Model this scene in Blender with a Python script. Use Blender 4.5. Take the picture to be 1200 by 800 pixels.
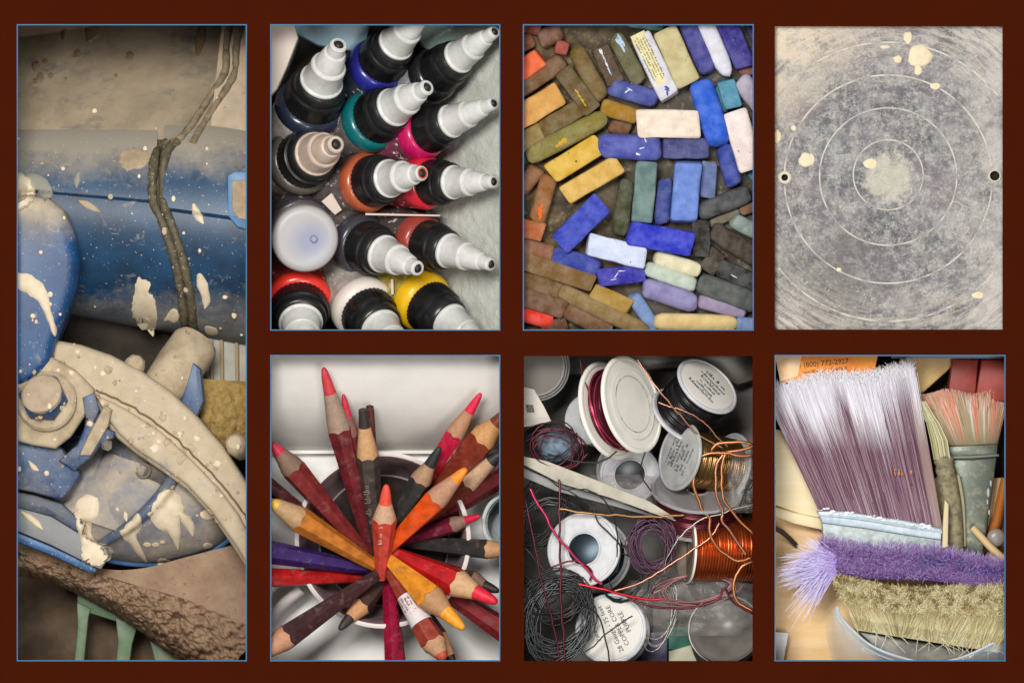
import bpy, bmesh, math, random
from mathutils import Vector, Matrix, noise
from mathutils.bvhtree import BVHTree
R = random.Random(7)
for o in list(bpy.data.objects): bpy.data.objects.remove(o)

# ---------------------------------------------------------------- camera, light, exposure
S = 0.0005            # one modelling unit = half a millimetre
DIST = 12000.0        # camera distance in modelling units (6 m)
scene = bpy.context.scene
cam_data = bpy.data.cameras.new('camera')
cam = bpy.data.objects.new('camera', cam_data)
scene.collection.objects.link(cam)
cam.location = (0, 0, DIST*S)
cam_data.sensor_width = 36
cam_data.lens = 36*DIST/1200
cam_data.clip_start = 0.1
cam_data.clip_end = 100
scene.camera = cam
world = bpy.data.worlds.new('World'); scene.world = world
world.use_nodes = True
bgn = world.node_tree.nodes['Background']
bgn.inputs['Color'].default_value = (1.0, 0.99, 0.975, 1)
bgn.inputs['Strength'].default_value = 0.30
def area_lamp(name, loc, target, size, power, col):
    d = bpy.data.lights.new(name, 'AREA'); d.shape = 'RECTANGLE'; d.size = size[0]; d.size_y = size[1]
    d.energy = power; d.color = col
    o = bpy.data.objects.new(name, d); scene.collection.objects.link(o)
    o.location = loc
    o.rotation_euler = (Vector(target)-Vector(loc)).to_track_quat('-Z', 'Y').to_euler()
    return o
area_lamp('key_light', (-0.38, 0.54, 2.2), (0, 0, 0), (0.9, 0.5), 50, (1.0, 0.98, 0.94))  # added key lamp, lights the whole board from the upper left
area_lamp('fill_light', (0.55, -0.62, 2.2), (0, 0, 0), (0.7, 0.6), 14, (1.0, 0.97, 0.93))  # added fill lamp opposite the key, lifts shade at the opening edges
scene.view_settings.view_transform = 'Standard'
scene.view_settings.look = 'None'
scene.view_settings.exposure = 0.0
scene.view_settings.gamma = 1.0
scene.view_settings.use_curve_mapping = False
scene.render.engine = 'CYCLES'
scene.render.resolution_x = 1024; scene.render.resolution_y = 682

# ---------------------------------------------------------------- materials
def lin(c):
    if isinstance(c, str):
        c = tuple(int(c[i:i+2], 16) for i in (0, 2, 4))
    out = []
    for v in c[:3]:
        v = v/255.0
        out.append(v/12.92 if v <= 0.04045 else ((v+0.055)/1.055)**2.4)
    return tuple(out)+(1.0,)
MATS = {}
class NT:
    def __init__(s, name):
        s.m = bpy.data.materials.new(name); s.m.use_nodes = True
        s.t = s.m.node_tree; s.b = s.t.nodes['Principled BSDF']
        g = s.n('ShaderNodeNewGeometry'); sc = s.n('ShaderNodeVectorMath'); sc.operation = 'SCALE'
        sc.inputs[3].default_value = 1.0/S
        s.l(g.outputs['Position'], sc.inputs[0]); s.pos = sc.outputs[0]
    def n(s, t): return s.t.nodes.new(t)
    def l(s, a, b): s.t.links.new(a, b)
    def noise(s, size, detail=4, rough=.6, vec=None, dist=0.0):
        q = s.n('ShaderNodeTexNoise'); q.inputs['Scale'].default_value = 1.0/size
        q.inputs['Detail'].default_value = detail; q.inputs['Roughness'].default_value = rough
        q.inputs['Distortion'].default_value = dist
        s.l(vec or s.pos, q.inputs['Vector']); return q.outputs['Fac']
    def ramp(s, fac, lo, hi):
        q = s.n('ShaderNodeMapRange'); q.inputs[1].default_value = lo; q.inputs[2].default_value = hi
        s.l(fac, q.inputs[0]); return q.outputs[0]
    def math(s, op, a, b=None):
        q = s.n('ShaderNodeMath'); q.operation = op
        for i, v in enumerate((a, b)):
            if v is None: continue
            if isinstance(v, (int, float)): q.inputs[i].default_value = v
            else: s.l(v, q.inputs[i])
        return q.outputs[0]
    def mix(s, fac, a, b, blend='MIX'):
        q = s.n('ShaderNodeMix'); q.data_type = 'RGBA'; q.blend_type = blend
        for v, i in ((fac, 0), (a, 6), (b, 7)):
            if isinstance(v, (int, float)): q.inputs[i].default_value = v
            elif isinstance(v, tuple): q.inputs[i].default_value = v
            else: s.l(v, q.inputs[i])
        return q.outputs[2]
    def xyz(s):
        q = s.n('ShaderNodeSeparateXYZ'); s.l(s.pos, q.inputs[0]); return q.outputs
    def normalz(s):
        g = s.n('ShaderNodeNewGeometry'); q = s.n('ShaderNodeSeparateXYZ'); s.l(g.outputs['Normal'], q.inputs[0]); return q.outputs
    def bump(s, h, strength, dist=1.0):
        q = s.n('ShaderNodeBump'); q.inputs['Strength'].default_value = strength
        q.inputs['Distance'].default_value = dist*S
        s.l(h, q.inputs['Height']); s.l(q.outputs[0], s.b.inputs['Normal'])
    def color(s, c):
        if isinstance(c, tuple): s.b.inputs['Base Color'].default_value = c
        else: s.l(c, s.b.inputs['Base Color'])
def M(name, base=None, rough=.5, metal=0.0, var=None, vsize=20, vlo=.4, vhi=.65, bump=0, bsize=4, spec=.5,
      speck=None, objcol=False, attr=False, trans=0.0, coat=0.0, alpha=1.0, aniso=0, ior=1.45):
    if name in MATS: return MATS[name]
    t = NT(name); b = t.b
    if objcol:
        oi = t.n('ShaderNodeObjectInfo'); c = oi.outputs['Color']
    elif attr:
        a = t.n('ShaderNodeAttribute'); a.attribute_name = 'col'; c = a.outputs['Color']
    else: c = lin(base)
    if var is not None:
        f = t.ramp(t.noise(vsize), vlo, vhi)
        if isinstance(var, float):
            c = t.mix(t.math('MULTIPLY', f, var), c, (0.0, 0.0, 0.0, 1), 'MIX')
        else: c = t.mix(f, c, lin(var))
    if speck:
        col, size, lo, hi = speck
        f = t.ramp(t.noise(size, 2, .7), lo, hi)
        c = t.mix(f, c, lin(col))
    t.color(c)
    b.inputs['Roughness'].default_value = rough
    b.inputs['Metallic'].default_value = metal
    b.inputs['Specular IOR Level'].default_value = spec
    b.inputs['Transmission Weight'].default_value = trans
    b.inputs['Coat Weight'].default_value = coat
    b.inputs['Alpha'].default_value = alpha
    b.inputs['IOR'].default_value = ior
    if bump: t.bump(t.noise(bsize, 5, .65), bump)
    MATS[name] = t.m
    return t.m

# ---------------------------------------------------------------- mesh helpers
OFF = Vector((0, 0, 0)); CLIP = None
def V(x, y, z=0.0): return Vector((x-600.0, 400.0-y, z))+OFF
def set_panel(rect, depth, pad=12):
    """contents of one opening: rect in modelling units, contents centred for their usual depth"""
    global OFF, CLIP
    x0, y0, x1, y1 = rect
    cx = (x0+x1)/2-600; cy = 400-(y0+y1)/2
    OFF = Vector((cx*depth/DIST, cy*depth/DIST, 0))
    CLIP = (x0-600-pad, x1-600+pad, 400-y1-pad, 400-y0+pad)
def frame(d):
    d = d.normalized(); up = Vector((0, 0, 1)) if abs(d.z) < .95 else Vector((0, 1, 0))
    u = up.cross(d).normalized(); return u, d.cross(u), d
def cr(pts, n=6, closed=False):
    """Catmull-Rom through points"""
    P = [Vector(p) for p in pts]; out = []
    m = len(P); rng = range(m) if closed else range(m-1)
    for i in rng:
        if closed: a, b, c, d = P[(i-1) % m], P[i], P[(i+1) % m], P[(i+2) % m]
        else: a, b, c, d = P[max(i-1, 0)], P[i], P[i+1], P[min(i+2, m-1)]
        for k in range(n):
            t = k/n
            out.append(.5*((2*b)+(c-a)*t+(2*a-5*b+4*c-d)*t*t+(3*b-a-3*c+d)*t**3))
    if not closed: out.append(P[-1])
    return out
class MB:
    def __init__(s): s.v = []; s.f = []; s.c = []
    def add(s, vs, fs, col=None):
        o = len(s.v); s.v += [Vector(v) for v in vs]; s.f += [[i+o for i in f] for f in fs]
        if col is not None: s.c += [col]*len(vs)
        return s
    def rings(s, rs, cap=True, closed=False):
        n = len(rs[0]); vs = [p for r in rs for p in r]; fs = []
        m = len(rs)
        for i in range(m if closed else m-1):
            a = i*n; b = ((i+1) % m)*n
            for k in range(n): fs.append([a+k, a+(k+1) % n, b+(k+1) % n, b+k])
        if cap and not closed:
            fs.append(list(range(n))[::-1]); fs.append([(m-1)*n+k for k in range(n)])
        return s.add(vs, fs)
    def lathe(s, A, B, prof, n=28, cap=True, closed=False, ph=0.0, unit=False):
        A = Vector(A); B = Vector(B); u, v, d = frame(B-A); L = 1.0 if unit else (B-A).length
        rs = []
        for t, r in prof:
            c = A+d*(t*L)
            rs.append([c+(u*math.cos(ph+2*math.pi*k/n)+v*math.sin(ph+2*math.pi*k/n))*r for k in range(n)])
        return s.rings(rs, cap, closed)
    def tube(s, path, r, n=6, closed=False):
        P = [Vector(p) for p in path]; m = len(P)
        rs = []; u = None
        for i in range(m):
            if closed: d = P[(i+1) % m]-P[i-1]
            else: d = P[min(i+1, m-1)]-P[max(i-1, 0)]
            if d.length < 1e-6: d = Vector((1, 0, 0))
            d.normalize()
            if u is None: u, v, _ = frame(d)
            else:
                u = (u-d*u.dot(d)); u = u.normalized() if u.length > 1e-6 else frame(d)[0]
                v = d.cross(u)
            rr = r[i] if isinstance(r, (list, tuple)) else r
            rs.append([P[i]+(u*math.cos(2*math.pi*k/n)+v*math.sin(2*math.pi*k/n))*rr for k in range(n)])
        return s.rings(rs, not closed, closed)
    def prism(s, outline, z0, z1, bev=0.0, slope=None, steps=2):
        """outline: picture-plane points; slope(x,y) adds height"""
        P = [V(*p) if len(p) == 2 else Vector(p) for p in outline]
        ar = sum(P[i].x*P[(i+1) % len(P)].y-P[(i+1) % len(P)].x*P[i].y for i in range(len(P)))
        if ar < 0: P.reverse()
        m = len(P)
        def inset(d):
            out = []
            for i in range(m):
                a = (P[i]-P[i-1]); b = (P[(i+1) % m]-P[i]); a.z = b.z = 0
                na = Vector((-a.y, a.x, 0)).normalized(); nb = Vector((-b.y, b.x, 0)).normalized()
                q = (na+nb); q = q/max(q.length_squared*.5, .35) if q.length > 1e-4 else na
                out.append(P[i]+q*d)
            return out
        lv = [(0, z0), (0, z1-bev)]
        if bev:
            for k in range(1, steps+1):
                a = math.pi/2*k/steps
                lv.append((bev*(1-math.cos(a)), z1-bev+bev*math.sin(a)))
        rs = []
        for d, z in lv:
            ring = inset(d)
            for p in ring:
                p.z = z+(slope(p.x, p.y) if slope else 0)
            rs.append(ring)
        return s.rings(rs)
    def box(s, c, size, rot=None):
        c = Vector(c); h = [q/2 for q in size]; rot = rot or Matrix.Identity(3)
        vs = [c+rot @ Vector((a*h[0], b*h[1], e*h[2])) for a in (-1, 1) for b in (-1, 1) for e in (-1, 1)]
        return s.add(vs, [[0, 1, 3, 2], [4, 6, 7, 5], [0, 4, 5, 1], [2, 3, 7, 6], [0, 2, 6, 4], [1, 5, 7, 3]])
    def grid(s, fn, nu, nv):
        vs = [fn(i/nu, j/nv) for j in range(nv+1) for i in range(nu+1)]
        fs = [[j*(nu+1)+i, j*(nu+1)+i+1, (j+1)*(nu+1)+i+1, (j+1)*(nu+1)+i] for j in range(nv) for i in range(nu)]
        return s.add(vs, fs)
    def ball(s, c, r, n=10, m=6, sq=(1, 1, 1)):
        c = Vector(c); rs = []
        for j in range(1, m):
            a = math.pi*j/m
            rs.append([c+Vector((math.sin(a)*math.cos(2*math.pi*k/n)*r*sq[0], math.sin(a)*math.sin(2*math.pi*k/n)*r*sq[1], math.cos(a)*r*sq[2])) for k in range(n)])
        return s.rings(rs)
    def ribbon(s, pts, w0, w1, col, side=None):
        """thin hair: flat tapering strip in three dimensions"""
        m = len(pts); vs = []
        for i, p in enumerate(pts):
            d = pts[min(i+1, m-1)]-pts[max(i-1, 0)]
            q = side or Vector((-d.y, d.x, 0)); q = q.normalized() if q.length > 1e-6 else Vector((1, 0, 0))
            w = w0+(w1-w0)*i/(m-1)
            vs += [p-q*w/2, p+q*w/2]
        cols = col if isinstance(col, list) else [col]*m
        o = len(s.v); s.v += vs
        for c in cols: s.c += [c, c]
        for i in range(m-1): s.f.append([o+2*i, o+2*i+1, o+2*i+3, o+2*i+2])
        return s
    def build(s, name, mat, parent=None, label=None, cat=None, group=None, kind=None, sharp=40, color=None, clip=True, normals=True):
        bm = bmesh.new(); lay = bm.verts.layers.float_color.new('col') if s.c else None
        vv = [bm.verts.new(p) for p in s.v]
        if s.c:
            for q, c in zip(vv, s.c): q[lay] = c
        for f in s.f:
            try: bm.faces.new([vv[i] for i in f])
            except ValueError: pass
        if clip and CLIP:
            xs = [p.x for p in s.v]; ys = [p.y for p in s.v]
            for bad, co, no in ((min(xs) < CLIP[0], (CLIP[0], 0, 0), (-1, 0, 0)), (max(xs) > CLIP[1], (CLIP[1], 0, 0), (1, 0, 0)),
                                (min(ys) < CLIP[2], (0, CLIP[2], 0), (0, -1, 0)), (max(ys) > CLIP[3], (0, CLIP[3], 0), (0, 1, 0))):
                if bad:
                    bmesh.ops.bisect_plane(bm, geom=bm.verts[:]+bm.edges[:]+bm.faces[:], plane_co=co, plane_no=no, clear_outer=True)
        if normals: bmesh.ops.recalc_face_normals(bm, faces=bm.faces[:])
        if not bm.verts: print('EMPTY', name)
        lo = Vector((1e9,)*3); hi = -lo
        for q in bm.verts:
            for k in range(3): lo[k] = min(lo[k], q.co[k]); hi[k] = max(hi[k], q.co[k])
        c = Vector(((lo.x+hi.x)/2, (lo.y+hi.y)/2, lo.z)) if bm.verts else Vector()
        for q in bm.verts: q.co = (q.co-c)*S
        me = bpy.data.meshes.new(name); bm.to_mesh(me); bm.free()
        me.materials.append(mat)
        if sharp is not None:
            me.polygons.foreach_set('use_smooth', [True]*len(me.polygons))
            me.set_sharp_from_angle(angle=math.radians(sharp))
        o = bpy.data.objects.new(name, me); scene.collection.objects.link(o)
        wl = c*S
        if parent is not None:
            o.parent = parent; o.location = wl-WORLDLOC[parent.name]
        else: o.location = wl
        WORLDLOC[o.name] = wl
        if label: o['label'] = label
        if cat: o['category'] = cat
        if group: o['group'] = group
        if kind: o['kind'] = kind
        if color is not None: o.color = lin(color) if not isinstance(color[0], float) else color
        return o
WORLDLOC = {}
def thing(name, label, cat, loc, group=None):
    o = bpy.data.objects.new(name, None); scene.collection.objects.link(o)
    o.empty_display_size = .005
    o.location = Vector(loc)*S; WORLDLOC[o.name] = o.location.copy()
    o['label'] = label; o['category'] = cat
    if group: o['group'] = group
    return o
def text_mesh(name, body, origin, size, xdir, ydir, mat, parent, depth=.15, align='CENTER'):
    cu = bpy.data.curves.new('lettering', 'FONT'); cu.body = body; cu.size = size; cu.extrude = depth
    cu.align_x = align; cu.align_y = 'CENTER'; cu.resolution_u = 2
    tmp = bpy.data.objects.new('tmp', cu); scene.collection.objects.link(tmp)
    me = bpy.data.meshes.new_from_object(tmp)
    bpy.data.objects.remove(tmp); bpy.data.curves.remove(cu)
    x = Vector(xdir).normalized(); z = x.cross(Vector(ydir)).normalized(); y = z.cross(x)
    for q in me.vertices:
        q.co = (x*q.co.x+y*q.co.y+z*q.co.z)*S
    me.materials.clear(); me.materials.append(mat)
    me.name = name
    o = bpy.data.objects.new(name, me); scene.collection.objects.link(o)
    wl = Vector(origin)*S
    o.parent = parent; o.location = wl-WORLDLOC[parent.name]; WORLDLOC[o.name] = wl
    return o
def print_line(name, origin, length, h, xdir, ydir, mat, parent):
    """a line of print too small to read: a row of letter-sized strokes"""
    x = Vector(xdir).normalized(); z = x.cross(Vector(ydir)).normalized(); y = z.cross(x); o = Vector(origin)
    b = MB(); p = -length/2
    while p < length/2:
        if R.random() < .16: p += h*.7; continue
        for k in range(R.choice((1, 2, 2))):
            w = h*R.uniform(.12, .22); hh = h*R.choice((.6, .6, 1.0)); c = o+x*p
            if R.random() < .3: b.add([c, c+x*h*.45, c+x*h*.45+y*w, c+y*w], [[0, 1, 2, 3]])
            b.add([c, c+x*w, c+x*w+y*hh, c+y*hh], [[0, 1, 2, 3]]); p += h*.32
        p += h*.12
    return b.build(name, mat, parent, sharp=None, clip=False, normals=False)
def bvh_of(objs):
    vs = []; fs = []
    for o in objs:
        k = len(vs); w = WORLDLOC[o.name]
        vs += [(q.co+w)/S for q in o.data.vertices]
        fs += [[i+k for i in p.vertices] for p in o.data.polygons]
    return BVHTree.FromPolygons(vs, fs)
def drop(bv, x, y, default=-150.0):
    p = V(x, y, 200.0); h = bv.ray_cast(p, Vector((0, 0, -1)))
    return h[0].z if h[0] is not None else default
def fbm(x, y, z=0.0, oct=4):
    return noise.fractal(Vector((x, y, z)), 1.0, 2.0, oct)

# ---------------------------------------------------------------- the mount board and the tray behind it
RECT = dict(machine=(21, 30, 288, 773), bottles=(318, 30, 585, 386), pastels=(614, 30, 882, 386), wheel=(908, 31, 1175, 386),
            pencils=(318, 417, 585, 773), wire=(614, 417, 882, 774), brushes=(909, 417, 1177, 773))
def mount_board():
    root = thing('mount_board', 'dark brown mount board with seven rectangular openings over the art supplies', 'mount board', V(600, 400, -6))
    xs = sorted({-500, 1700} | {r[i] for r in RECT.values() for i in (0, 2)})
    ys = sorted({-500, 1300} | {r[i] for r in RECT.values() for i in (1, 3)})
    bm = bmesh.new(); vs = {}
    def gv(x, y):
        if (x, y) not in vs: vs[(x, y)] = bm.verts.new(V(x, y, 0)*S)
        return vs[(x, y)]
    for i in range(len(xs)-1):
        for j in range(len(ys)-1):
            cx = (xs[i]+xs[i+1])/2; cy = (ys[j]+ys[j+1])/2
            if any(r[0] < cx < r[2] and r[1] < cy < r[3] for r in RECT.values()): continue
            bm.faces.new([gv(xs[i], ys[j+1]), gv(xs[i+1], ys[j+1]), gv(xs[i+1], ys[j]), gv(xs[i], ys[j])])
    g = bmesh.ops.extrude_face_region(bm, geom=bm.faces[:])
    for q in g['geom']:
        if isinstance(q, bmesh.types.BMVert): q.co.z -= 5*S
    bmesh.ops.recalc_face_normals(bm, faces=bm.faces[:])
    me = bpy.data.meshes.new('board'); bm.to_mesh(me); bm.free()
    me.materials.append(M('brown_board', (63, 20, 5), rough=.9, spec=.02, var=(61, 19, 5), vsize=60, bump=.06, bsize=2))
    o = bpy.data.objects.new('board', me); scene.collection.objects.link(o)
    o.parent = root; o.location = -root.location; WORLDLOC[o.name] = Vector()
    blue = M('blue_trim', (64, 112, 150), rough=.6, spec=.2)
    for k in ('machine', 'bottles', 'pastels', 'pencils', 'brushes'):
        x0, y0, x1, y1 = RECT[k]; w = 1.3
        b = MB()
        for (a, c, d, e) in ((x0-w, y0-w, x1+w, y0), (x0-w, y1, x1+w, y1+w), (x0-w, y0, x0, y1), (x1, y0, x1+w, y1)):
            b.box((V(a, c)+V(d, e))/2+Vector((0, 0, .3)), (d-a, e-c, .9))
        b.build('blue_edge_trim', blue, root, sharp=None)
mount_board()
def tray():
    b = MB(); top = -5.6; bot = -320
    def wall(x0, y0, x1, y1): b.box((V(x0, y0)+V(x1, y1))/2+Vector((0, 0, (top+bot)/2)), (x1-x0, y1-y0, top-bot))
    for x0, x1 in ((2, 7), (301, 305), (598, 602), (894, 897), (1191, 1196)): wall(x0, 12, x1, 790)
    wall(305, 400, 598, 403.5); wall(602, 400, 894, 403.5); wall(897, 400, 1191, 403.5)
    wall(2, 7, 1196, 12); wall(2, 790, 1196, 795)
    b.box((V(2, 7)+V(1196, 795))/2+Vector((0, 0, bot-3)), (1194, 788, 6))
    b.build('tray_walls', M('tray_wood', (70, 45, 30), rough=.8, var=(52, 32, 20), vsize=40), kind='structure', sharp=None)
tray()
# ================================================================ ink bottles
def bottles():
    set_panel(RECT['bottles'], 80)
    shelf = M('shelf_white', (196, 184, 172), rough=.7, var=(160, 150, 142), vsize=50)
    b = MB(); b.box(V(450, 210, -262), (330, 420, 6)); b.build('shelf_floor', M('shelf_grey', (150, 140, 134), rough=.8), kind='structure')
    # textured wall leaning on the right, seen along its face
    b = MB()
    def wf(u, v):
        x = 498+u*112; y = 15+v*390; z = -165+u*125
        return V(x, y, z+1.6*fbm(x*.12, y*.12)+.9*fbm(x*.4, y*.4, 3))
    b.grid(wf, 60, 120)
    t = NT('plaster'); c = t.mix(t.ramp(t.noise(30), .35, .7), lin((206, 208, 200)), lin((186, 188, 178))); t.color(c)
    t.b.inputs['Roughness'].default_value = .85; t.bump(t.noise(3.5, 5, .6), .7, 2.0)
    b.build('plaster_wall', t.m, kind='structure')
    # white board on the left
    b = MB(); b.prism([(300, 18), (342, 18), (349, 44), (336, 78), (324, 104), (300, 128)], -200, -74, 3)
    b.build('cream_carton', M('cream_carton', (214, 200, 188), rough=.6), None, 'cream carton edge standing beside the tan and dark capped bottles', 'carton')
    # pale blue tub behind the top row
    b = MB(); b.prism([(333, 14), (436, 14), (430, 45), (420, 60), (372, 52), (345, 38)], -150, -112, 5)
    b.build('blue_tub', M('pale_blue_plastic', (142, 176, 190), rough=.35), None, 'pale blue plastic tub behind the indigo ink bottle', 'tub')
    b = MB(); b.prism([(486, 10), (560, 10), (545, 36), (528, 52), (505, 60), (492, 52)], -150, -120, 5)
    b.build('glass_dish', M('greenish_glass', (168, 192, 182), rough=.12, spec=.7), None, 'pale green glass dish behind the black capped bottle', 'dish')
    black = M('black_cap', (20, 19, 20), rough=.3, spec=.5, var=(30, 29, 30), vsize=12)
    blacks = M('black_collar', (30, 30, 31), rough=.3, spec=.6)
    white = M('white_nozzle', (214, 214, 210), rough=.34, spec=.5, var=(200, 200, 197), vsize=9, bump=.06, bsize=1.4)
    tan = M('tan_nozzle', (204, 184, 168), rough=.4, var=(188, 168, 152), vsize=9)
    tipm = M('nozzle_hole', (34, 33, 33), rough=.5)
    rust = M('rust_tip', (196, 92, 60), rough=.5)
    bodym = M('bottle_label', objcol=True, rough=.35, var=.35, vsize=9, speck=((206, 196, 190), 7, .60, .68))
    def bottle(Sx, Sy, Tx, Ty, Rr, zs, zt, ring, body, label, noz=None, rustt=False, capless=False):
        A = V(Sx, Sy, zs); B = V(Tx, Ty, zt)
        ax = (B-A).normalized(); base = A-ax*((zs+250)/max(ax.z, .3))
        g = 'ink bottles packed upright on the shelf'
        t = thing('ink_bottle', label, 'ink bottle', base, g)
        L = (B-A).length; kk = 1.0
        b = MB(); b.lathe(base, A, [(0, Rr*.96), (.02, Rr), (.9, Rr), (1, Rr)], n=32)
        b.build('body', bodym, t, color=body)
        m = M('ring_%02x%02x%02x' % ring, ring, rough=.28, spec=.5, coat=.3)
        b = MB(); b.lathe(A, B, [(-.12, Rr*1.0), (-.1, Rr*1.03), (-.02, Rr*1.03), (.02, Rr*.99), (.045, Rr*.9), (.05, Rr*.8)], n=36)
        b.build('coloured_collar', m, t)
        if capless: return t, A, B, ax
        # ribbed cap
        b = MB(); n = 72; u, v, d = frame(B-A); rs = []
        for tt, r, dep in ((.03, .87, 0), (.05, .885, .02), (.2, .88, .02), (.215, .875, 0), (.25, .845, 0), (.265, .75, 0)):
            rs.append([A+d*(tt*L)+(u*math.cos(2*math.pi*k/n)+v*math.sin(2*math.pi*k/n))*Rr*(r-(dep*1.5 if k % 2 else 0)) for k in range(n)])
        b.rings(rs); b.build('cap', black, t, sharp=28)
        b = MB(); b.lathe(A, B, [(.25, Rr*.77), (.27, Rr*.785), (.33, Rr*.775), (.355, Rr*.755), (.372, Rr*.71), (.378, Rr*.5)], n=36)
        b.build('cap_top', blacks, t)
        nm = noz or white
        b = MB(); n = 40; rs = []
        for tt, r, dep in ((.36, .5, 0), (.365, .63, 0), (.375, .655, 0), (.395, .655, 0), (.405, .62, 0), (.41, .60, .010), (.615, .53, .010), (.625, .54, 0), (.64, .535, 0), (.655, .50, 0), (.658, .40, 0)):
            rs.append([A+d*(tt*L)+(u*math.cos(2*math.pi*k/n)+v*math.sin(2*math.pi*k/n))*Rr*(r-(dep if k % 2 else 0)) for k in range(n)])
        b.rings(rs); nz = b.build('nozzle', nm, t, sharp=35)
        b = MB(); b.lathe(A, B, [(.64, Rr*.40), (.652, Rr*.44), (.67, Rr*.45), (.70, Rr*.43), (.84, Rr*.35), (.86, Rr*.325), (.868, Rr*.275), (.96, Rr*.255), (.982, Rr*.26), (1.0, Rr*.225), (1.002, Rr*.165), (.95, Rr*.14)], n=28)
        b.build('nozzle_spout', nm, nz, sharp=35)
        b = MB(); b.lathe(A, B, [(.94, Rr*.14), (.985, Rr*.15), (1.01, Rr*.11), (1.02, Rr*.04)], n=16)
        b.build('tip_hole', tipm, nz)
        if rustt:
            b = MB(); b.lathe(A, B, [(.95, Rr*.232), (.985, Rr*.232), (1.004, Rr*.2), (1.003, Rr*.15), (.96, Rr*.15)], n=20)
            b.build('ink_stain', rust, nz)
        return t, A, B, ax
    dk = (104, 96, 94)
    bottle(363, 121, 398, 53, 40, -100, -12, (36, 44, 62), (196, 184, 178), 'ink bottle with blue-grey collar and pale label beside the cream carton')
    bottle(443, 74, 498, 14, 34, -105, -14, (40, 40, 132), (52, 58, 70), 'ink bottle with indigo blue collar and ribbed black cap')
    bottle(511, 85, 581, 38, 31, -95, -14, (30, 30, 32), (150, 152, 150), 'ink bottle with all black cap on a grey body beside the glass dish')
    bottle(436, 140, 502, 103, 36, -100, -16, (12, 100, 104), dk, 'ink bottle with teal collar below the indigo one')
    bottle(497, 155, 580, 122, 31, -95, -14, (190, 20, 92), (120, 60, 80), 'ink bottle with magenta collar against the plaster wall')
    bottle(353, 187, 395, 170, 40, -110, -16, (98, 90, 82), (176, 150, 134), 'ink bottle with warm beige nozzle and grey-brown collar', noz=tan)
    bottle(432, 213, 496, 204, 35, -100, -16, (172, 84, 52), dk, 'ink bottle with rust orange collar and orange stained nozzle hole', rustt=True)
    bottle(502, 214, 580, 214, 31, -95, -14, (204, 34, 52), (140, 40, 50), 'ink bottle with bright red collar against the plaster wall')
    bottle(424, 287, 491, 316, 35, -100, -16, (58, 58, 66), dk, 'ink bottle with charcoal grey collar beside the clear capped one')
    bottle(495, 284, 577, 311, 32, -95, -14, (150, 60, 50), (80, 70, 70), 'ink bottle with brick red-brown collar against the plaster wall')
    bottle(349, 358, 357, 412, 40, -100, -18, (224, 52, 40), (150, 50, 40), 'ink bottle with scarlet collar below the clear capped one')
    bottle(427, 364, 476, 420, 38, -100, -18, (226, 214, 204), (170, 160, 152), 'ink bottle with creamy white collar')
    bottle(498, 356, 575, 414, 36, -100, -18, (232, 182, 26), (170, 150, 60), 'ink bottle with bright yellow collar against the plaster wall')
    # clear flat cap
    t, A, B, ax = bottle(352, 272, 360, 284, 38, -100, -60, (78, 72, 82), (90, 84, 92), 'ink bottle under a clear domed plastic cap', capless=True)
    tm = NT('frosted_cap'); px = tm.xyz()
    c0 = V(364, 284)
    d = tm.math('SQRT', tm.math('ADD', tm.math('POWER', tm.math('SUBTRACT', px[0], c0.x), 2.0), tm.math('POWER', tm.math('SUBTRACT', px[1], c0.y), 2.0)))
    tm.color(tm.mix(tm.ramp(d, 10, 30), lin((140, 144, 166)), lin((176, 173, 172))))
    tm.b.inputs['Roughness'].default_value = .42
    b = MB(); b.lathe(V(353, 276, -95), V(358, 281, -38), [(0, 38), (.1, 39), (.85, 39.5), (.93, 38.5), (.98, 36), (1.0, 30), (.985, 27), (.98, 8), (.975, 2)], n=44)
    b.build('clear_cap', tm.m, t)
    b = MB(); b.lathe(V(368, 281, -42), V(368, 281, -37), [(0, 5), (.9, 4.6), (1, 3.5), (.7, 3)], n=18)
    b.build('cap_nub', M('cap_blue', (128, 132, 164), rough=.35), t)
    # paper divider cards between bottles
    card = M('divider_card', (206, 188, 176), rough=.8)
    for i, (p, lab) in enumerate((([(428, 250), (516, 252), (516, 254), (428, 252.5)], 'thin pale card edge running under the rust collared bottle'),
                                  ([(458, 328), (461, 328), (461.5, 346), (458.5, 346)], 'thin pale card edge between the white and yellow collared bottles'),
                                  ([(376, 236), (388, 226), (400, 246), (392, 252)], 'folded pinkish card corner beside the clear capped bottle'),
                                  ([(463, 172), (472, 168), (474, 180), (460, 180)], 'small pale card corner between teal and magenta collared bottles'))):
        b = MB(); b.prism(p, -180, -78 if i < 2 else -92, .4); b.build('divider_card', card, None, lab, 'card')
bottles()

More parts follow.
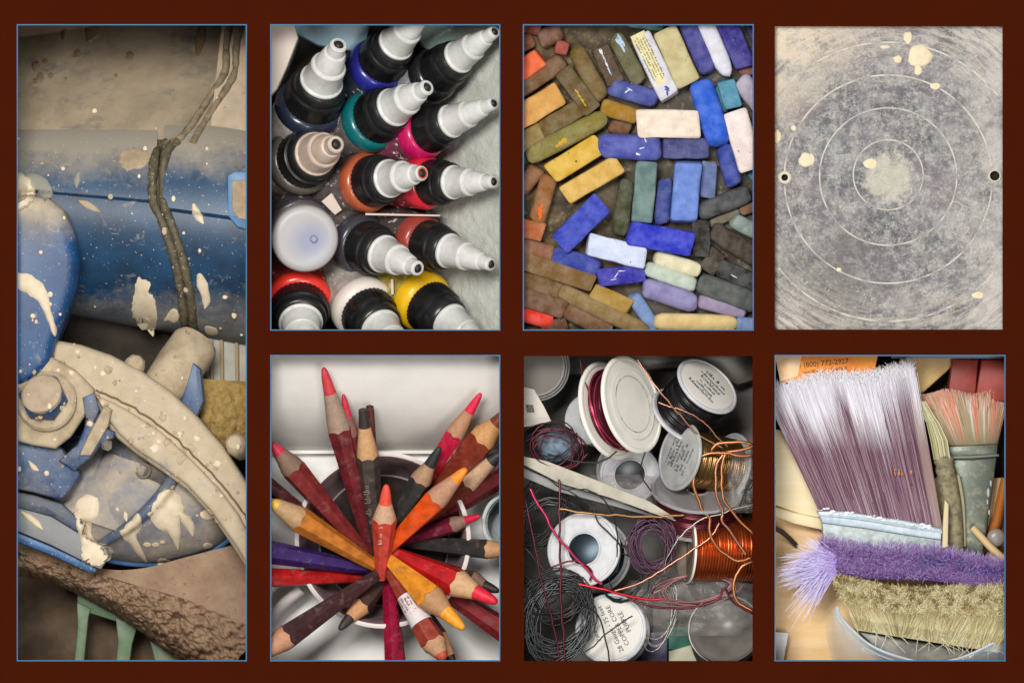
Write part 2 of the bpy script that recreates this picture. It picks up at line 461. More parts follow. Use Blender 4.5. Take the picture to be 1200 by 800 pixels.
# ================================================================ soft pastels
def pastels():
    set_panel(RECT['pastels'], 35)
    t = NT('dusty_tray'); px = t.xyz()
    base = t.mix(t.ramp(px[0], 40, 230), lin((104, 88, 62)), lin((82, 80, 76)))
    base = t.mix(t.ramp(t.noise(26, 5), .42, .62), base, lin((62, 52, 40)))
    base = t.mix(t.ramp(t.noise(12, 5), .56, .72), base, lin((142, 126, 98)))
    t.color(base); t.b.inputs['Roughness'].default_value = .95; t.bump(t.noise(3), .5)
    b = MB(); b.grid(lambda u, v: V(600+u*296, 16+v*386, -44+1.5*fbm(u*6, v*8)), 40, 50)
    b.build('pastel_tray_floor', t.m, kind='structure')
    # powdery stick material: colour from the stick, dirt and chips by noise
    def stickmat(name, dirt, dark=True):
        t = NT(name); oi = t.n('ShaderNodeObjectInfo'); c = oi.outputs['Color']
        pv = t.n('ShaderNodeVectorMath'); pv.operation = 'ADD'; t.l(t.pos, pv.inputs[0])
        rv = t.n('ShaderNodeCombineXYZ'); t.l(t.math('MULTIPLY', oi.outputs['Random'], 900.0), rv.inputs[2]); t.l(rv.outputs[0], pv.inputs[1])
        vec = pv.outputs[0]
        hv = t.mix(t.ramp(t.noise(14, 4, vec=vec), .35, .65), t.mix(1.0, c, (.82, .80, .78, 1), 'MULTIPLY'), t.mix(.06, c, (1, 1, 1, 1)))
        d = t.ramp(t.noise(7, 6, .72, vec=vec, dist=.6), (.64-.18*dirt), (.80-.12*dirt))
        hv = t.mix(t.math('MULTIPLY', d, min(.9, .35+.5*dirt)), hv, lin((84, 74, 60)))
        sp = t.ramp(t.noise(2.2, 2, .6, vec=vec), .70, .76)
        hv = t.mix(t.math('MULTIPLY', sp, .55), hv, lin((60, 52, 46)))
        sp2 = t.ramp(t.noise(4.5, 5, .8, vec=vec), .68, .74)
        hv = t.mix(t.math('MULTIPLY', sp2, .35), hv, lin((206, 200, 196)))
        t.color(hv); t.b.inputs['Roughness'].default_value = .92; t.b.inputs['Specular IOR Level'].default_value = .15
        t.bump(t.math('ADD', t.noise(3, 5, .7, vec=vec), t.math('MULTIPLY', t.noise(9, 3, vec=vec), 1.5)), .55, 1.1)
        return t.m
    clean = stickmat('pastel_clean', 0.0); dirty = stickmat('pastel_dirty', .75)
    FL = -43.0
    def stick(x1, y1, x2, y2, w, col, label, sq=1, lev=0.0, d=0, tip=0, h=.85):
        """sq 1 = square bar, 0 = round stick; tip 1 = rounded far end"""
        A = V(x1, y1); B = V(x2, y2); L = (B-A).length; u = (B-A).normalized(); s = Vector((-u.y, u.x, 0)); z = Vector((0, 0, 1))
        n = 16; e = 9.0 if sq else 2.8
        w *= 1.07
        hw = w/2; hh = w*h/2; zc = FL+hh+lev
        b = MB(); rs = []
        seed = R.random()*50
        st = [(0, .86), (.02, .96), (.06, 1), (.3, 1), (.5, 1), (.7, 1), (.94, 1), (.98, .96), (1, .86)]
        if not sq: st = [(0, .5), (.03, .78), (.09, .95), (.3, 1), (.5, 1), (.7, 1), (.9, .96), (.97, .8), (1, .5)]
        if tip: st = [(0, .72), (.04, .93), (.2, 1), (.5, 1), (.72, .98), (.84, .90), (.92, .74), (.975, .5), (1, .22)]
        skew = R.uniform(-.16, .16); zk = [R.uniform(-.16, .16), R.uniform(-.16, .16)]
        for q, sc in st:
            ring = []
            for k in range(n):
                a = 2*math.pi*(k+.5)/n; ca, sa = math.cos(a), math.sin(a)
                rx = math.copysign(abs(ca)**(2/e), ca); rz = math.copysign(abs(sa)**(2/e), sa)
                p = A+u*(q*L+skew*rx*hw*(1 if .05 < q < .95 else .9))+u*(rz*hh*(zk[0] if q < .5 else zk[1]) if q < .07 or q > .93 else 0)+s*(rx*hw*sc)+z*(zc+rz*hh*sc)
                nn = fbm(p.x*.09+seed, p.y*.09, p.z*.09+seed, 3)*w*.04
                ring.append(p+(s*rx+z*rz)*nn)
            rs.append(ring)
        b.rings(rs)
        return b.build('pastel_stick', dirty if d else clean, None, label, 'pastel stick', 'soft pastel sticks crowded in the tray', color=col, sharp=38)
    K = stick
    white_blue = (222, 224, 238)
    wl = K(750, 41, 785, 114, 24, (206, 206, 216), 'white pastel bar still wearing its printed cream paper wrapper', lev=3)
    K(779, 36, 807, 99, 28, (190, 178, 132), 'broad khaki beige square pastel bar beside the paper wrapped stick', lev=4)
    K(802, 18, 831, 85, 22, (66, 66, 140), 'dusty indigo round stick beside the khaki beige bar', 0, 3)
    K(822, 16, 853, 89, 20, (216, 216, 228), 'pale lavender white stick with rounded end between two indigo sticks', 0, 5, tip=1)
    K(848, 18, 874, 79, 24, (52, 44, 132), 'deep violet blue square stick beside the lavender white stick', 1, 3)
    K(874, 14, 890, 50, 15, (36, 34, 90), 'very dark navy stick beside the deep violet blue one', 0)
    K(720, 41, 750, 97, 20, (98, 94, 62), 'olive grey stick with pale blue scuffs beside the paper wrapper', 0, 2, 1)
    K(702, 55, 722, 98, 20, (82, 62, 42), 'dark brown stick with white and blue paint scuffs', 1, 2, 1)
    K(673, 56, 706, 117, 21, (110, 88, 42), 'olive brown round stick above the short mustard stub', 0, 2)
    K(659, 83, 695, 130, 21, (96, 76, 34), 'dark olive bar flecked with yellow lying across two browns', 1, 5, 1)
    K(661, 70, 604, 108, 21, (116, 84, 52), 'medium brown stick under the yellow flecked olive bar', 0, 0)
    K(657, 109, 604, 140, 27, (204, 150, 74), 'broad apricot tan square bar', 1, 3)
    K(634, 66, 606, 86, 22, (222, 96, 46), 'bright red-orange square stub above the medium brown stick', 1, 2)
    K(632, 48, 658, 34, 22, (108, 70, 48), 'dull red-brown lump in the corner beside the pink nub', 0, 0)
    K(650, 54, 666, 57, 16, (158, 74, 62), 'little round pinkish red nub', 0, 4)
    K(606, 28, 634, 34, 16, (122, 52, 34), 'dark brick red stick end above the brown stub', 0, 0)
    K(606, 54, 624, 46, 18, (120, 70, 40), 'short chestnut brown stub above the red-orange stub', 0, 0)
    K(681, 125, 634, 153, 20, (104, 84, 40), 'dark olive brown bar under the apricot bar', 1, 1)
    K(635, 152, 604, 172, 21, (134, 112, 58), 'tan olive stub below the dark olive brown bar', 1, 0)
    K(709, 137, 617, 185, 22, (132, 122, 56), 'long olive green-yellow round stick with a worn mustard patch', 0, 4, 1)
    K(703, 168, 645, 204, 24, (206, 166, 56), 'golden yellow square bar with a dark fleck', 1, 4)
    K(726, 192, 662, 229, 23, (208, 168, 84), 'pale ochre yellow square bar below the golden one', 1, 3)
    K(704, 124, 747, 137, 19, (158, 118, 34), 'short mustard stub with rounded end', 0, 4, tip=0)
    K(714, 147, 739, 153, 16, (112, 74, 44), 'small brown round stub below the mustard one', 0, 0)
    K(714, 101, 771, 117, 21, (70, 80, 152), 'dusty blue-violet stick with rounded ends above the mustard stub', 0, 4)
    K(747, 145, 820, 146, 31, (228, 212, 196), 'broad creamy pinkish white square bar with dark specks', 1, 5)
    K(702, 171, 775, 174, 29, (74, 82, 164), 'thick blue-violet bar with rounded edges and white chips', 0, 5)
    K(776, 174, 830, 174, 23, (66, 70, 126), 'dirty grey-blue bar lying beneath the creamy white bar', 1, 1, 1)
    K(820, 94, 844, 170, 29, (38, 92, 206), 'big vivid cobalt blue stick beside the teal stub', 0, 6)
    K(850, 94, 860, 126, 20, (76, 140, 166), 'teal blue square stub', 1, 1)
    K(841, 102, 851, 131, 9, (84, 152, 158), 'thin turquoise sliver between cobalt stick and teal stub', 0, 0)
    K(868, 92, 892, 126, 22, (168, 160, 178), 'dusty mauve grey stick beside the teal stub', 0, 1)
    K(868, 86, 892, 78, 12, (124, 76, 66), 'small reddish brown stub beside the mauve grey stick', 0, 0)
    K(861, 132, 880, 198, 28, (228, 214, 210), 'broad pinkish white square bar beside the cobalt blue stick', 1, 4)
    K(848, 171, 861, 218, 20, (48, 64, 150), 'dark blue round stick below the cobalt one', 0, 2, tip=0)
    K(879, 200, 890, 212, 12, (60, 110, 140), 'tiny dark cyan chip', 0, 0)
    K(758, 191, 752, 262, 24, (98, 124, 122), 'grey teal square bar', 1, 3)
    K(807, 190, 801, 260, 30, (100, 130, 204), 'broad light cornflower blue square bar', 1, 5)
    K(832, 190, 829, 233, 17, (96, 112, 160), 'slim dusty slate blue bar beside the cornflower bar', 1, 1, 1)
    K(780, 209, 775, 262, 18, (58, 70, 140), 'slim dark blue stick between grey teal and cornflower bars', 0, 0, tip=0)
    K(735, 211, 726, 276, 19, (66, 68, 38), 'dark moss green stick beside the grey teal bar', 0, 0)
    K(706, 237, 656, 287, 27, (50, 66, 178), 'ultramarine square bar tilted against the ochre bars', 1, 6)
    K(688, 286, 755, 303, 25, (196, 206, 232), 'icy pale blue square bar with rounded end', 1, 6)
    K(736, 273, 811, 287, 27, (42, 54, 188), 'vivid ultramarine bar with chipped top below the grey teal bar', 1, 7)
    K(647, 298, 703, 316, 22, (52, 66, 156), 'blue round stick touching the icy pale blue bar', 0, 2)
    K(701, 326, 755, 320, 20, (52, 48, 160), 'violet blue wedge marked with a white scratch', 1, 1)
    K(767, 301, 820, 318, 18, (220, 214, 180), 'cream round stick above the pale mint one', 0, 4)
    K(756, 314, 816, 335, 18, (184, 196, 182), 'pale mint green stick', 0, 3)
    K(753, 336, 816, 356, 23, (132, 126, 172), 'soft lavender round stick below the mint one', 0, 3)
    K(818, 352, 874, 366, 18, (142, 128, 158), 'greyed mauve stick end to end with the lavender one', 0, 2)
    K(766, 377, 863, 380, 20, (212, 186, 128), 'long pale cream-yellow stick below the lavender one', 0, 4)
    K(862, 380, 892, 382, 17, (116, 140, 186), 'light steel blue stub touching the long cream-yellow stick', 0, 2)
    K(741, 345, 770, 390, 17, (104, 132, 178), 'faded sky blue stick end tucked behind the lavender one', 0, 0)
    K(693, 341, 739, 361, 19, (158, 124, 42), 'ochre mustard square stub below the white scratched wedge', 1, 2)
    K(653, 339, 760, 391, 20, (136, 110, 66), 'long tan brown stick with a greenish worn end', 0, 3)
    K(606, 304, 695, 333, 20, (122, 92, 50), 'long brown ochre bar with one chipped end', 1, 2, 1)
    K(604, 288, 651, 299, 21, (128, 80, 48), 'reddish brown stick touching the blue round stick', 0, 1)
    K(606, 327, 655, 342, 20, (108, 78, 40), 'plain brown bar above the scarlet stub', 1, 1)
    K(606, 346, 663, 364, 22, (104, 70, 42), 'deep brown stick beside the scarlet stub', 1, 0)
    K(604, 367, 648, 378, 17, (222, 58, 36), 'scarlet red stub among the brown sticks', 0, 3)
    K(660, 362, 716, 390, 20, (116, 82, 54), 'dull brown stick under the long tan brown one', 0, 0)
    K(634, 388, 664, 380, 18, (98, 66, 44), 'dark brown stub below the scarlet one', 0, 0)
    K(628, 262, 644, 206, 20, (142, 92, 42), 'brown stick with a bright orange smeared tip', 0, 3)
    K(606, 226, 631, 196, 20, (134, 88, 52), 'dull rust brown stick beside the orange tipped one', 0, 0)
    K(604, 266, 637, 273, 21, (170, 96, 52), 'rusty orange stub below the orange tipped stick', 1, 0)
    K(818, 250, 880, 226, 21, (66, 68, 70), 'dark slate grey round stick', 0, 2)
    K(821, 259, 822, 301, 20, (48, 46, 40), 'short black square stub beside the vivid ultramarine bar', 1, 1)
    K(834, 269, 892, 306, 22, (60, 50, 38), 'black-brown stick with tan crumbs', 0, 2, 1)
    K(827, 319, 843, 295, 19, (62, 54, 42), 'sooty brown stub between the two black sticks', 1, 0, 1)
    K(842, 313, 890, 333, 20, (42, 42, 44), 'jet black square stick with a pale scratch', 1, 2)
    K(818, 331, 890, 357, 25, (76, 80, 78), 'wide charcoal grey stick below the jet black one', 0, 1)
    K(858, 257, 892, 275, 18, (132, 148, 142), 'pale grey-green stub above the black-brown stick', 0, 2)
    K(832, 263, 868, 248, 11, (112, 106, 86), 'thin grey tan sliver below the slate grey stick', 0, -1)
    K(868, 248, 892, 240, 12, (118, 82, 54), 'small brown stub under the slate grey stick', 0, 0)
    K(734, 24, 778, 30, 14, (118, 158, 150), 'pale turquoise stick behind the khaki beige bar', 0, 0)
    # extra marks: paper wrapper with print, paint scuffs, smears
    paper = M('wrapper_paper', (216, 206, 158), rough=.7, var=(200, 190, 146), vsize=10)
    ink = M('wrapper_ink', (92, 84, 66), rough=.8)
    A = V(746.5, 39.5); Bq = V(775, 98); u = (Bq-A).normalized(); s = Vector((-u.y, u.x, 0)); L = (Bq-A).length; zt = FL+3+20.9
    b = MB()
    def wr(a, c):
        p = A+u*(a*L)+s*((c-.5)*18); return Vector((p.x, p.y, zt+1.0*(1-(2*c-1)**4)))
    b.grid(wr, 8, 6); pw = b.build('paper_wrapper', paper, wl, sharp=60)
    for off, f in ((6, .5), (3, .52), (-.4, .5), (-3.6, .46), (-7, .5)):
        o = A+u*(L*f)+s*off; o.z = zt+1.25
        print_line('printed_line', o, L*.8, 2.0, u, s, ink, pw)
    sc_b = M('blue_scuff', (168, 190, 214), rough=.9); sc_w = M('white_scuff', (214, 212, 210), rough=.9); sc_o = M('orange_smear', (232, 96, 34), rough=.9)
    sc_y = M('yellow_smear', (190, 150, 40), rough=.9); sc_v = M('violet_scuff', (70, 76, 150), rough=.9)
    objs = [o for o in scene.objects if o.name.startswith('pastel_stick')]
    bv = bvh_of(objs)
    def owner(x, y):
        p = V(x, y, 200); best = None
        for o in objs:
            w = WORLDLOC[o.name]/S
            h = bvh_of([o]).ray_cast(p, Vector((0, 0, -1)))
            if h[0] is not None and (best is None or h[0].z > best[0]): best = (h[0].z, o)
        return best[1] if best else objs[0]
    def scuff(x, y, ang, L, w, m, nm='scuff'):
        ca, sa = math.cos(ang), math.sin(ang); b = MB(); rs = []
        own = owner(x, y)
        n = 12; ring = []
        for k in range(n):
            a = 2*math.pi*k/n; rr = 1+R.uniform(-.4, .35)
            lx = math.cos(a)*L/2*rr; ly = math.sin(a)*w/2*rr
            X = x+lx*ca-ly*sa; Y = y+lx*sa+ly*ca
            ring.append(V(X, Y, drop(bv, X, Y, -40)+.25))
        c = V(x, y, drop(bv, x, y, -40)+.7)
        b.add([c]+ring, [[0, 1+k, 1+(k+1) % n] for k in range(n)])
        b.build(nm, m, own, sharp=60)
    for k in range(6): scuff(724+k*1.6+R.uniform(-3, 3), 44+k*2.4, 1.1, R.uniform(6, 12), R.uniform(2, 4), sc_b)
    for k in range(4): scuff(704+k*3.2, 60+k*7.5, 1.1, R.uniform(7, 11), R.uniform(2, 3.5), sc_b if k % 2 else sc_w)
    for k in range(4): scuff(631+k*1.4+R.uniform(-3, 3), 254-k*4, 1.9, R.uniform(5, 11), R.uniform(2, 4), sc_o, 'smear')
    for k in range(3): scuff(655+k*3, 170-k*2.5, -.5, R.uniform(8, 12), R.uniform(3, 6), sc_y, 'smear')
    for k in range(4): scuff(676+k*3, 108+k*5, .9, R.uniform(4, 8), R.uniform(1.5, 2.5), sc_y, 'smear')
    scuff(752, 166+8, -.3, 7, 1.4, sc_w); scuff(756, 164, 1.3, 8, 1.4, sc_w); scuff(747, 181, .4, 5, 3, sc_w)
    scuff(735, 107, -.6, 7, 1.6, sc_w); scuff(738, 105, .6, 6, 1.4, sc_w)
    scuff(722, 323, -.9, 10, 1.3, sc_w); scuff(728, 318, 0, 9, 1.3, sc_w); scuff(718, 328, -.2, 8, 1.2, sc_w)
    scuff(860, 324, .5, 9, 1.2, sc_w)
    for k in range(6): scuff(776+R.uniform(-5, 7), 106+R.uniform(-7, 6), R.uniform(0, 3), R.uniform(3, 7), R.uniform(1.5, 3), sc_v)
    scuff(675, 189.5, 0, 2.6, 2.6, M('dark_fleck', (80, 56, 26), rough=.9), 'fleck')
    crumbs = MB()
    for k in range(500):
        x = R.uniform(604, 890); y = R.uniform(22, 394); z = drop(bv, x, y, -43.5)
        if z > -36 and R.random() < .7: continue
        r = R.uniform(.3, 1.0); crumbs.ball(V(x, y, z+r*.4), r, 5, 4)
    crumbs.build('pastel_crumbs', M('crumbs', (120, 104, 84), rough=.95, var=(170, 160, 150), vsize=5), None, 'fine pastel crumbs and dust scattered between the sticks', 'crumbs', kind='stuff')
pastels()

# ================================================================ potter's wheel head
def wheel():
    set_panel(RECT['wheel'], 10)
    cx, cy = 1041, 209
    t = NT('clay_stained_metal'); px = t.xyz(); c0 = V(cx, cy)
    dx = t.math('SUBTRACT', px[0], c0.x); dy = t.math('SUBTRACT', px[1], c0.y)
    rad = t.math('SQRT', t.math('ADD', t.math('MULTIPLY', dx, dx), t.math('MULTIPLY', dy, dy)))
    base = t.mix(t.ramp(t.noise(45, 3), .35, .65), lin((76, 77, 82)), lin((102, 101, 107)))
    base = t.mix(t.ramp(t.noise(70, 3, vec=None), .45, .6), base, lin((112, 104, 110)))
    # cloudy slip film
    f1 = t.ramp(t.noise(24, 10, .76, dist=.3), .45, .60)
    f2 = t.ramp(t.noise(8, 10, .8, dist=.2), .49, .60)
    film = t.math('MULTIPLY', f1, .6); base = t.mix(film, base, lin((166, 165, 162)))
    base = t.mix(t.math('MULTIPLY', f2, .55), base, lin((192, 189, 180)))
    # smeared rim: slip sits along the turning direction outside the third ring
    an = t.math('ARCTAN2', dy, dx); cv = t.n('ShaderNodeCombineXYZ')
    t.l(t.math('MULTIPLY', an, 22.0), cv.inputs[0]); t.l(t.math('MULTIPLY', rad, .9), cv.inputs[1])
    sm = t.ramp(t.noise(4.2, 5, .7, vec=cv.outputs[0]), .42, .6)
    fine = t.ramp(t.noise(1.6, 6, .7, vec=cv.outputs[0]), .52, .66)
    base = t.mix(t.math('MULTIPLY', fine, .2), base, lin((196, 192, 184)))
    olive = t.ramp(t.math('SUBTRACT', t.math('MULTIPLY', t.noise(38, 5, .65), 160.0), t.math('SQRT', t.math('ADD', t.math('POWER', t.math('ADD', dx, 60.0), 2.0), t.math('POWER', t.math('ADD', dy, 120.0), 2.0)))), 0, 60)
    base = t.mix(t.math('MULTIPLY', olive, .55), base, lin((88, 86, 80)))
    outer = t.ramp(rad, 128, 205)
    base = t.mix(t.math('MULTIPLY', t.math('MULTIPLY', sm, outer), .9), base, lin((202, 191, 176)))
    topleft = t.ramp(t.math('SUBTRACT', dy, dx), 150, 290)
    patch = t.ramp(t.noise(22, 6, .7), .34, .5)
    base = t.mix(t.math('MULTIPLY', topleft, patch), base, lin((212, 196, 174)))
    rt = t.ramp(dx, 60, 140)
    base = t.mix(t.math('MULTIPLY', t.math('MULTIPLY', rt, t.ramp(t.noise(34, 6, .7), .40, .6)), .8), base, lin((196, 189, 184)))
    ctr = t.ramp(t.math('ADD', t.math('MULTIPLY', t.noise(16, 8, .8), 70.0), t.math('MULTIPLY', rad, -1.0)), 2, 16)
    base = t.mix(t.math('MULTIPLY', ctr, .7), base, lin((196, 191, 174)))
    spk = t.ramp(t.noise(3.2, 5, .75), .56, .66); where = t.ramp(t.noise(40, 3), .38, .6)
    base = t.mix(t.math('MULTIPLY', t.math('MULTIPLY', spk, where), .75), base, lin((206, 204, 196)))
    spd = t.ramp(t.noise(2.4, 5, .75), .57, .66)
    base = t.mix(t.math('MULTIPLY', spd, .5), base, lin((74, 74, 80)))
    dk = t.ramp(t.noise(5, 6, .8), .58, .68)
    base = t.mix(t.math('MULTIPLY', dk, .6), base, lin((76, 77, 84)))
    t.color(base); t.b.inputs['Roughness'].default_value = .62; t.b.inputs['Specular IOR Level'].default_value = .3
    t.bump(t.noise(6, 6, .75), .35, .8)
    root = thing('wheel_head', 'grey metal wheel head with concentric rings, two bolt holes and dried clay stains', 'wheel head', V(cx, cy, -24))
    # disc with real holes
    zt = -12.0
    holes = [(919.5, 208, 4.2), (1166, 206, 6.0)]
    m = MB(); H = 11.0
    xe = [888, holes[0][0]-H, holes[0][0]+H, holes[1][0]-H, holes[1][0]+H, 1195]
    def quad(x0, y0, x1, y1): m.add([V(x0, y1, zt), V(x1, y1, zt), V(x1, y0, zt), V(x0, y0, zt)], [[0, 1, 2, 3]])
    for i in range(5):
        if i in (1, 3):
            hx, hy, hr = holes[i//2]
            quad(xe[i], 10, xe[i+1], hy-H); quad(xe[i], hy+H, xe[i+1], 405)
            n = 24; o = []; q = []; w = []
            for k in range(n):
                a = 2*math.pi*(k+.5)/n; c_, s_ = math.cos(a), math.sin(a); f = H/max(abs(c_), abs(s_))
                o.append(V(hx+c_*f, hy+s_*f, zt)); q.append(V(hx+c_*hr, hy+s_*hr, zt)); w.append(V(hx+c_*hr, hy+s_*hr, zt-10))
            corner = [V(hx+a*H, hy+c*H, zt) for a, c in ((1, 1), (-1, 1), (-1, -1), (1, -1))]
            m.rings([o, q, w], cap=False)
            for a, c in zip(corner, (2, 8, 14, 20)): m.add([a, o[c], o[c+1]], [[0, 1, 2]])
        else: quad(xe[i], 10, xe[i+1], 405)
    m.build('plate', t.m, root, sharp=30, normals=True)
    ringm = M('slip_in_groove', (206, 201, 188), rough=.9, var=(150, 148, 146), vsize=16, vlo=.42, vhi=.62)
    def ring(r, yc, wd, nm='turned_ring', a0=0.0, a1=360.0):
        b = MB(); n = 140; full = a1-a0 > 359
        prof = [(-wd/2, 0), (-wd*.2, .45), (wd*.2, .45), (wd/2, 0)]
        rs = []
        for dr, dz in prof:
            aa = [math.radians(a0+(a1-a0)*k/(n if full else n-1)) for k in range(n)]
            rs.append([V(cx+(r+dr)*math.cos(a), yc+(r+dr)*math.sin(a), zt-.05+dz) for a in aa])
        if full: b.rings(rs, cap=False)
        else: b.grid(lambda u, v: rs[int(round(v*3))][int(round(u*(n-1)))], n-1, 3)
        b.build(nm, ringm, root, sharp=None)
    ring(41, 205, 1.7); ring(80.5, 207, 1.8); ring(122, 210, 2.0, a0=4, a1=176.5); ring(122, 210, 2.0, a0=184, a1=353); ring(163.5, 213, 2.0, a0=38, a1=142); ring(163.5, 213, 2.0, a0=218, a1=322); ring(202, 216, 2.0, a0=300, a1=314)
    blob = M('dried_slip', (226, 212, 182), rough=.85, var=(214, 198, 166), vsize=6, bump=.15)
    def dab(x, y, rx, ry, h, m_=blob):
        b = MB(); n = 22; ph = R.uniform(0, 6)
        rr = [1+.07*math.sin(3*a*2*math.pi/n+ph)+.05*math.sin(5*a*2*math.pi/n+2*ph)+R.uniform(-.03, .03) for a in range(n)]
        rs = []
        for sc, hz in ((1, 0), (.93, .6), (.8, .9), (.5, 1.0), (.15, .95)):
            rs.append([V(x+rx*sc*rr[k]*math.cos(2*math.pi*k/n), y+ry*sc*rr[k]*math.sin(2*math.pi*k/n), zt+h*hz) for k in range(n)])
        b.rings(rs); b.build('slip_dab', m_, root)
    for a in ((1078, 65.5, 14, 13, 1.8), (1052, 69.5, 5, 4.5, 1), (1076, 82, 4.5, 6.5, 1), (1064, 44, 5, 7, .8), (944, 187.5, 8, 8.5, 1.4), (951, 187, 3.5, 7, .9),
              (1096, 101, 6, 4, .7), (911, 160, 4, 8, .9), (1037, 55, 6, 2, .5), (1020, 192, 8, 6, .7), (1146, 346, 7, 4, .6), (983, 316, 3, 2.4, .6),
              (930, 150, 3, 3, .5)):
        dab(*a)
    for k, pts in enumerate(([(1112, 240), (1120, 236), (1128, 242), (1122, 250), (1114, 250), (1120, 258), (1134, 262), (1142, 254), (1150, 256)], [(1118, 262), (1126, 268), (1136, 266), (1128, 276), (1116, 272)], [(1128, 240), (1138, 244), (1148, 240), (1154, 248)])):
        b = MB(); b.tube(cr([V(x, y, zt+.1) for x, y in pts], 6), .5, 6); b.build('slip_squiggle', ringm, root)
    rim = M('hole_rim_clay', (206, 196, 172), rough=.9)
    for (hx, hy, hr), w in zip(holes, (3.2, 1.6)):
        b = MB(); n = 26
        rs = [[V(hx+r*math.cos(2*math.pi*k/n), hy+r*math.sin(2*math.pi*k/n), zt+z) for k in range(n)] for r, z in ((hr+w, 0), (hr+w*.5, .7), (hr-.2, .3), (hr-.4, -3))]
        b.rings(rs, cap=False); b.build('hole_rim', rim, root)
        b = MB(); b.lathe(V(hx, hy, zt-12), V(hx, hy, zt-8), [(0, hr+3), (1, hr+3)], n=20)
        b.build('hole_bottom', M('hole_dark', (24, 22, 16), rough=.9), root)
wheel()
